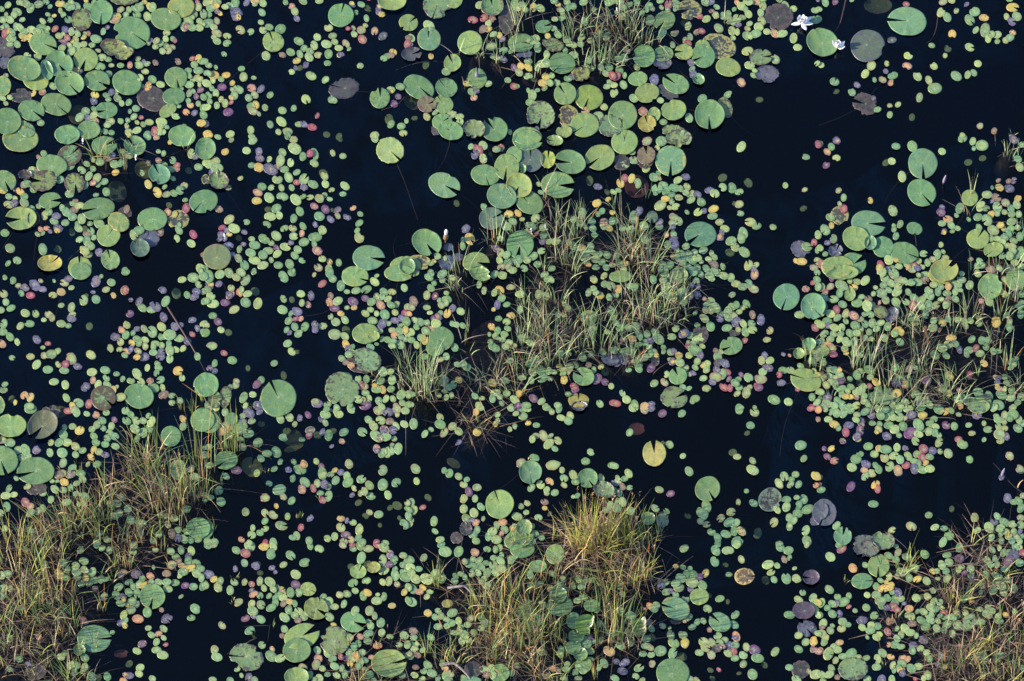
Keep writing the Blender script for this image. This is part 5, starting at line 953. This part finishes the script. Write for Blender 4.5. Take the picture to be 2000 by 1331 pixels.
GREEN_PALE = [(150, 172, 122), (168, 184, 134), (134, 162, 120), (182, 192, 146), (120, 148, 98)]
DRY_GREY = [(182, 168, 148), (160, 146, 132), (200, 186, 166), (132, 118, 110), (212, 196, 168)]
DRY_PINK = [(208, 172, 142), (190, 152, 126), (222, 190, 158), (150, 116, 98), (172, 134, 104)]
tuft_items = []
for i, (x, y, hp, sp, typ) in enumerate(TUFT):
    rr = random.Random(40000 + i)
    g = ground(x, y)
    h0 = hp * V_PX * 1.0
    s0 = sp * M_PX * 1.15
    gm, dm = MB(), MB()
    pale_bed = y < 830 and x > 640
    greens = GREEN_PALE if pale_bed or y < 300 else GREEN
    drys = DRY_GREY if pale_bed or y < 300 else DRY_PINK if x > 1560 else DRY
    hd = MB()
    if typ == 's':
        ng, nd, name, head, cat = 12, 7, "sedge_tuft", "green upright sedge tuft", "sedge"
    elif typ == 'P':
        ng, nd, name, head, cat = 34, 16, "sedge_tuft", "pale green dense sedge tuft", "sedge"
    elif typ == 'r':
        ng, nd, name, head, cat = 6, 3, "sparse_sedge", "sparse sprig of thin sedge", "sedge"
    elif typ == 'R':
        ng, nd, name, head, cat = 0, 2, "bent_stem", "single bent dry stem", "stem"
    elif typ == 'n':
        ng, nd, name, head, cat = 7, 13, "dry_grass_tuft", "straw-coloured dry grass tuft", "grass tuft"
    elif typ == 'D':
        ng, nd, name, head, cat = 52, 52, "grass_hummock", "dense yellow-green grass hummock", "grass hummock"
    else:
        ng, nd, name, head, cat = 0, 18, "straw_heap", "matted heap of fallen straw", "straw"
    big = min(1.6, max(0.5, h0 / 0.40))
    rad = 0.02 + 0.035 * big + s0 * 0.16
    if typ in 'rR':
        rad = 0.02 + s0 * 0.12
    if pale_bed:
        ng, nd = int(ng * (1.0 if typ in 'sn' else 0.7) + 0.5), int(nd * 0.6 + 0.5)
    elif typ in 'sn':
        ng, nd = int(ng * 0.85 + 0.5), int(nd * 0.8 + 0.5)
    ng, nd = int(ng * (0.6 + 0.5 * big)), max(1, int(nd * (0.6 + 0.5 * big))) if nd else 0
    for k in range(ng):
        a = rr.uniform(0, 6.28)
        ro = rad * math.sqrt(rr.random())
        p = (g.x + ro * math.cos(a), g.y + ro * math.sin(a), -0.02)
        a2 = a + rr.gauss(0, 0.7)
        hh = h0 * (rr.uniform(0.3, 1.0) if typ == 'D' else rr.uniform(0.45, 1.05))
        col = rr.choice(greens)
        if typ == 'D':
            col = rr.choice([(190, 190, 100), (168, 176, 84), (150, 165, 80), (205, 198, 120)])
        if rr.random() < 0.05:
            col = (186, 128, 74)
        blade(gm, p, math.cos(a2), math.sin(a2), hh, s0 * rr.uniform(0.2, 1.5), rr.uniform(0.0040, 0.0068), col, rr.uniform(0.0, 0.22), rr=rr)
    for k in range(nd):
        a = rr.uniform(0, 6.28)
        ro = rad * math.sqrt(rr.random()) * 1.25
        p = (g.x + ro * math.cos(a), g.y + ro * math.sin(a), -0.015)
        a2 = rr.uniform(0, 6.28)
        if typ == 'b':
            hh = h0 * rr.uniform(0.12, 0.5)
            blade(dm, p, math.cos(a2), math.sin(a2), hh, rr.uniform(0.10, 0.34), rr.uniform(0.004, 0.008), rr.choice(GREY + drys), rr.uniform(0.6, 1.0), 6, rr=rr)
        elif typ == 'R':
            a2 = rr.uniform(0, 6.28)
            blade(dm, p, math.cos(a2), math.sin(a2), h0 * rr.uniform(0.6, 1.0), s0 * rr.uniform(0.8, 2.0), rr.uniform(0.007, 0.010), rr.choice(drys + GREY), rr.uniform(0.1, 0.6), 6, rr=rr)
        else:
            bent = rr.random() < (0.6 if typ == 'D' else 0.45)
            hh = h0 * (rr.uniform(0.25, 0.7) if bent else rr.uniform(0.5, 1.0))
            blade(dm, p, math.cos(a2), math.sin(a2), hh, (rr.uniform(0.10, 0.36 if typ == 'D' else 0.26) if bent else s0 * rr.uniform(0.1, 0.9)), rr.uniform(0.004, 0.0075),
                  rr.choice(drys if rr.random() < 0.7 else GREY), rr.uniform(0.45, 0.95) if bent else rr.uniform(0, 0.3), 6 if bent else 5, rr=rr)
    for k in range(int({'s': 9, 'n': 17, 'D': 36, 'b': 16}.get(typ, 0) * (0.5 if pale_bed else 0.9))):          # the dark tangle of last year's stems at the foot
        a, a2 = rr.uniform(0, 6.28), rr.uniform(0, 6.28)
        ro = (rad + 0.05) * math.sqrt(rr.random()) * 1.5
        p = (g.x + ro * math.cos(a), g.y + ro * math.sin(a), -0.012)
        blade(dm, p, math.cos(a2), math.sin(a2), rr.uniform(0.03, 0.16), rr.uniform(0.10, 0.34), rr.uniform(0.003, 0.006), rr.choice(DARK + DARK + GREY), rr.uniform(0.55, 1.05), 6, rr=rr)
    heads = []
    if typ in 'D' or (typ == 'n' and rr.random() < 0.35):
        for k in range(10 if typ == 'D' else 2):
            hd = MB()
            a = rr.uniform(0, 6.28)
            q = rad * rr.uniform(0.2, 1.4)
            hh = h0 * rr.uniform(0.7, 1.05)
            px, py = g.x + q * math.cos(a), g.y + q * math.sin(a)
            blade(hd, (px, py, 0.0), math.cos(a), math.sin(a), hh, 0.04, 0.003, (150, 124, 92), 0.05, 4, rr=rr)
            seed_head(hd, (px + 0.04 * math.cos(a), py + 0.04 * math.sin(a), hh * 0.95), rr)
            heads.append(hd)
    g0 = Vector((g.x, g.y, 0.0))
    if typ in 'bR':
        o = new_obj(name, dm.build(name, BLADE, g0), loc=g0)
    else:
        o = new_obj(name, None, loc=g0)
        o.empty_display_size = 0.05
        if gm.v:
            new_obj("green_foliage", gm.build("green_foliage", BLADE, g0), parent=o)
        if dm.v:
            new_obj("dry_foliage", dm.build("dry_foliage", BLADE, g0), parent=o)
        for hd in heads:
            new_obj("seed_stalk", hd.build("seed_stalk", BLADE, g0), parent=o)
    hw_ = "tall " if h0 > 0.5 else "short " if h0 < 0.28 else ""
    tuft_items.append((o, hw_ + head, x, y, cat, {"sedge_tuft": "green sedge tufts", "sparse_sedge": "sparse sedge sprigs", "bent_stem": "bent dry stems",
                                                 "dry_grass_tuft": "dry grass tufts", "grass_hummock": "grass hummocks", "straw_heap": "heaps of fallen straw"}[name]))

# ------------------------------------------------------------------ flowers and buds


def petal(name, mat, parent, length, width, az, el, cup, z0=0.0, r0=0.004):
    vs, fs = [], []
    n = 6
    for k in range(n + 1):
        s = k / n
        wd = width * math.sin(math.pi * min(1.0, 0.08 + 0.92 * s)) ** 0.8 * 0.5 if k < n else 0.0006
        e = el + cup * s
        rr_ = r0 + length * s * math.cos(e)
        zz = z0 + length * s * math.sin(e)
        for w_, dz in ((-wd, 0.18 * wd), (0.0, -0.12 * wd), (wd, 0.18 * wd)):
            vs.append((rr_ * math.cos(az) - w_ * math.sin(az), rr_ * math.sin(az) + w_ * math.cos(az), zz + dz))
    for k in range(n):
        for c in range(2):
            a = 3 * k + c
            fs.append((a, a + 1, a + 4, a + 3))
    me = bpy.data.meshes.new(name)
    me.from_pydata(vs, [], fs)
    me.polygons.foreach_set("use_smooth", [True] * len(fs))
    me.materials.append(mat)
    o = new_obj(name, me, parent)
    sol = o.modifiers.new("thickness", 'SOLIDIFY')
    sol.thickness = 0.0012
    return o


def spindle(name, mat, parent, prof, n=10, bend=0.0):
    vs, fs = [], []
    for (z, r) in prof:
        for k in range(n):
            a = 2 * math.pi * k / n
            vs.append((r * math.cos(a) + bend * z, r * math.sin(a), z))
    for j in range(len(prof) - 1):
        for k in range(n):
            fs.append((j * n + k, j * n + (k + 1) % n, (j + 1) * n + (k + 1) % n, (j + 1) * n + k))
    fs.append(tuple(range(n))[::-1])
    fs.append(tuple((len(prof) - 1) * n + k for k in range(n)))
    me = bpy.data.meshes.new(name)
    me.from_pydata(vs, [], fs)
    me.polygons.foreach_set("use_smooth", [True] * len(fs))
    me.materials.append(mat)
    return new_obj(name, me, parent)


def flower(x, y, typ, idx):
    rr = random.Random(500 + idx)
    g = ground(x, y)
    o = new_obj("water_lily_flower" if typ in 'Wc' else "lily_bud" if typ[0] in 'bp' else "fallen_petal", None, loc=(g.x, g.y, 0.012))
    o.empty_display_size = 0.03
    if typ == 'W':
        for k, az in enumerate((200, 290, 30, 345)):          # the outermost petals spread on the water
            petal("petal", PETAL, o, 0.082, 0.034, R(az), R(8), R(6), 0.004)
        for k in range(7):
            petal("petal", PETAL, o, 0.064, 0.036, R(20 + 51 * k), R(38), R(22), 0.006)
        for k in range(6):
            petal("petal", PETAL, o, 0.050, 0.028, R(45 + 60 * k), R(58), R(18), 0.008)
        spindle("stamen_cluster", STAMEN, o, [(0.006, 0.004), (0.016, 0.011), (0.026, 0.010), (0.032, 0.004)])
        tag(o, "open white water lily flower with yellow centre on dark water", "flower")
    elif typ == 'c':
        for az, el in ((150, 35), (20, 30), (330, 25), (250, 50)):
            petal("petal", PETAL, o, 0.070, 0.034, R(az), R(el), R(18), 0.004)
        for k in range(5):
            petal("petal", PETAL, o, 0.072, 0.036, R(72 * k), R(72), R(8), 0.006)
        tag(o, "half-closed white water lily between two large pads", "flower")
    elif typ == 'b':
        spindle("stalk", SEPAL, o, [(-0.05, 0.004), (0.03, 0.005), (0.09, 0.006)], bend=0.05)
        spindle("sepal_cup", SEPAL, o, [(0.03, 0.006), (0.055, 0.018), (0.085, 0.016), (0.11, 0.009)], bend=0.05)
        spindle("bud_tip", PETAL, o, [(0.10, 0.010), (0.13, 0.013), (0.15, 0.009), (0.162, 0.002)], bend=0.05)
        tag(o, "brown-stalked lily bud with white tip above the water", "bud")
    elif typ == 'b2':
        spindle("stalk", STEM, o, [(-0.05, 0.003), (0.02, 0.004)])
        spindle("bud_tip", BUD, o, [(0.0, 0.005), (0.02, 0.010), (0.05, 0.010), (0.08, 0.006), (0.10, 0.001)], bend=0.12)
        tag(o, "slender pale violet lily bud standing %s" % ("over the purple pads" if y < 700 else "alone in dark water by the edge"), "bud")
    elif typ == 'p':
        spindle("stalk", STEM, o, [(-0.02, 0.004), (0.03, 0.005)])
        spindle("bud_tip", BUD, o, [(0.0, 0.008), (0.015, 0.016), (0.035, 0.011), (0.07, 0.003), (0.11, 0.001)], bend=-0.05)
        tag(o, "pointed violet bud in the notch of a round green pad", "bud")
    else:
        petal("petal", PETAL, o, 0.035, 0.014, R(rr.uniform(60, 120)), R(35), R(20), 0.004)
        petal("petal", PETAL, o, 0.028, 0.012, R(rr.uniform(200, 330)), R(30), R(20), 0.004)
        lab_items.append((o, "tiny white petal scrap", x, y, "petal", "white petal scraps"))


for i, (x, y, typ) in enumerate(FLOWER):
    flower(x, y, typ, i)


# ------------------------------------------------------------------ leaf stalks and dead wood
def tube(name, pts, r0, r1, mat, label, cat, n=6):
    """pts: (photo x, photo y, height)"""
    P = [ground(a, b, c) for a, b, c in pts]
    Q = []
    for k in range(len(P) - 1):                         # smooth the bends
        for s in range(6):
            t = s / 6
            p0, p1, p2, p3 = P[max(0, k - 1)], P[k], P[k + 1], P[min(len(P) - 1, k + 2)]
            Q.append(0.5 * ((2 * p1) + (p2 - p0) * t + (2 * p0 - 5 * p1 + 4 * p2 - p3) * t * t + (3 * p1 - p0 - 3 * p2 + p3) * t ** 3))
    Q.append(P[-1])
    vs, fs = [], []
    o0 = Q[0].copy()
    for k, p in enumerate(Q):
        d = (Q[min(k + 1, len(Q) - 1)] - Q[max(0, k - 1)]).normalized()
        sx = d.cross(Vector((0, 0, 1))).normalized()
        sy = sx.cross(d)
        r = r0 + (r1 - r0) * k / (len(Q) - 1)
        for j in range(n):
            a = 2 * math.pi * j / n
            q = p + sx * (r * math.cos(a)) + sy * (r * math.sin(a)) - o0
            vs.append(tuple(q))
    for k in range(len(Q) - 1):
        for j in range(n):
            fs.append((k * n + j, k * n + (j + 1) % n, (k + 1) * n + (j + 1) % n, (k + 1) * n + j))
    me = bpy.data.meshes.new(name)
    me.from_pydata(vs, [], fs)
    me.polygons.foreach_set("use_smooth", [True] * len(fs))
    me.materials.append(mat)
    o = new_obj(name, me, loc=o0)
    if label:
        tag(o, label, cat)
    return o


S_ = -0.02
for pts, r, lab in (
    ([(776, 322, -0.03), (790, 355, -0.06), (804, 395, -0.08), (816, 430, -0.10)], 0.0028, "sunken red leaf stalk trailing from the lone yellow-mottled pad"),
    ([(1652, 0, 0.004), (1647, 22, 0.003), (1640, 48, -0.004), (1628, 66, -0.03)], 0.005, "brown curved stalk running down from the top edge"),
    ([(1832, 34, 0.003), (1828, 58, 0.002), (1820, 76, -0.006), (1810, 84, -0.03)], 0.003, "thin brown stalk below the small pads, top right"),
    ([(327, 600, 0.010), (352, 640, 0.012), (382, 690, 0.004), (402, 728, -0.02)], 0.0065, "long red-brown stalk among violet pads at left"),
    ([(1600, 245, -0.01), (1640, 230, -0.015), (1672, 214, -0.02)], 0.004, "faint sunken stalk left of the torn drifting pad"),
    ([(960, 964, -0.015), (990, 946, -0.02), (1014, 926, -0.012)], 0.003, "thin sunken stalk running to a bluish-green pad"),
    ([(1680, 215, -0.03), (1705, 180, -0.03), (1714, 172, -0.02)], 0.003, "short sunken stalk above the torn drifting pad"),
    ([(595, 618, -0.01), (630, 612, -0.01), (660, 596, -0.01)], 0.004, "sunken brown stalk between purple pads in dark water"),
    ([(1860, 508, -0.01), (1880, 490, -0.01), (1898, 478, -0.01)], 0.003, "dark sunken stalk below two yellow-green pads"),
    ([(1996, 962, -0.006), (1975, 945, -0.01), (1950, 915, -0.015), (1940, 905, -0.03)], 0.005, "sunken dark stalk reaching in from the right edge"),
    ([(745, 216, 0.004), (775, 205, 0.006), (790, 190, 0.006)], 0.003, "thin pale stalk curving past purple pads")):
    tube("leaf_stalk", pts, r, r * 0.7, STEM, lab, "stalk")
for pts, r, lab in (
    ([(874, 1149, 0.03), (896, 1146, 0.05), (908, 1146, 0.05), (920, 1158, 0.03), (932, 1170, 0.0)], 0.010, "bare grey forked branch lying beside the lower grass bed"),
    ([(864, 1298, 0.03), (886, 1296, 0.05), (898, 1304, 0.04), (912, 1318, 0.02), (920, 1330, 0.0)], 0.011, "bare grey branch near the bottom edge"),
    ([(1325, 528, 0.03), (1322, 560, 0.05), (1328, 580, 0.06)], 0.006, "upright pale dead stick among pads beside the central grass")):
    tube("dead_branch", pts, r, r * 0.5, WOOD, lab, "branch", 7)

unique_labels(lab_items)
unique_labels(tuft_items)
print("pads", len(BIG), len(SMALL), "tufts", len(TUFT))
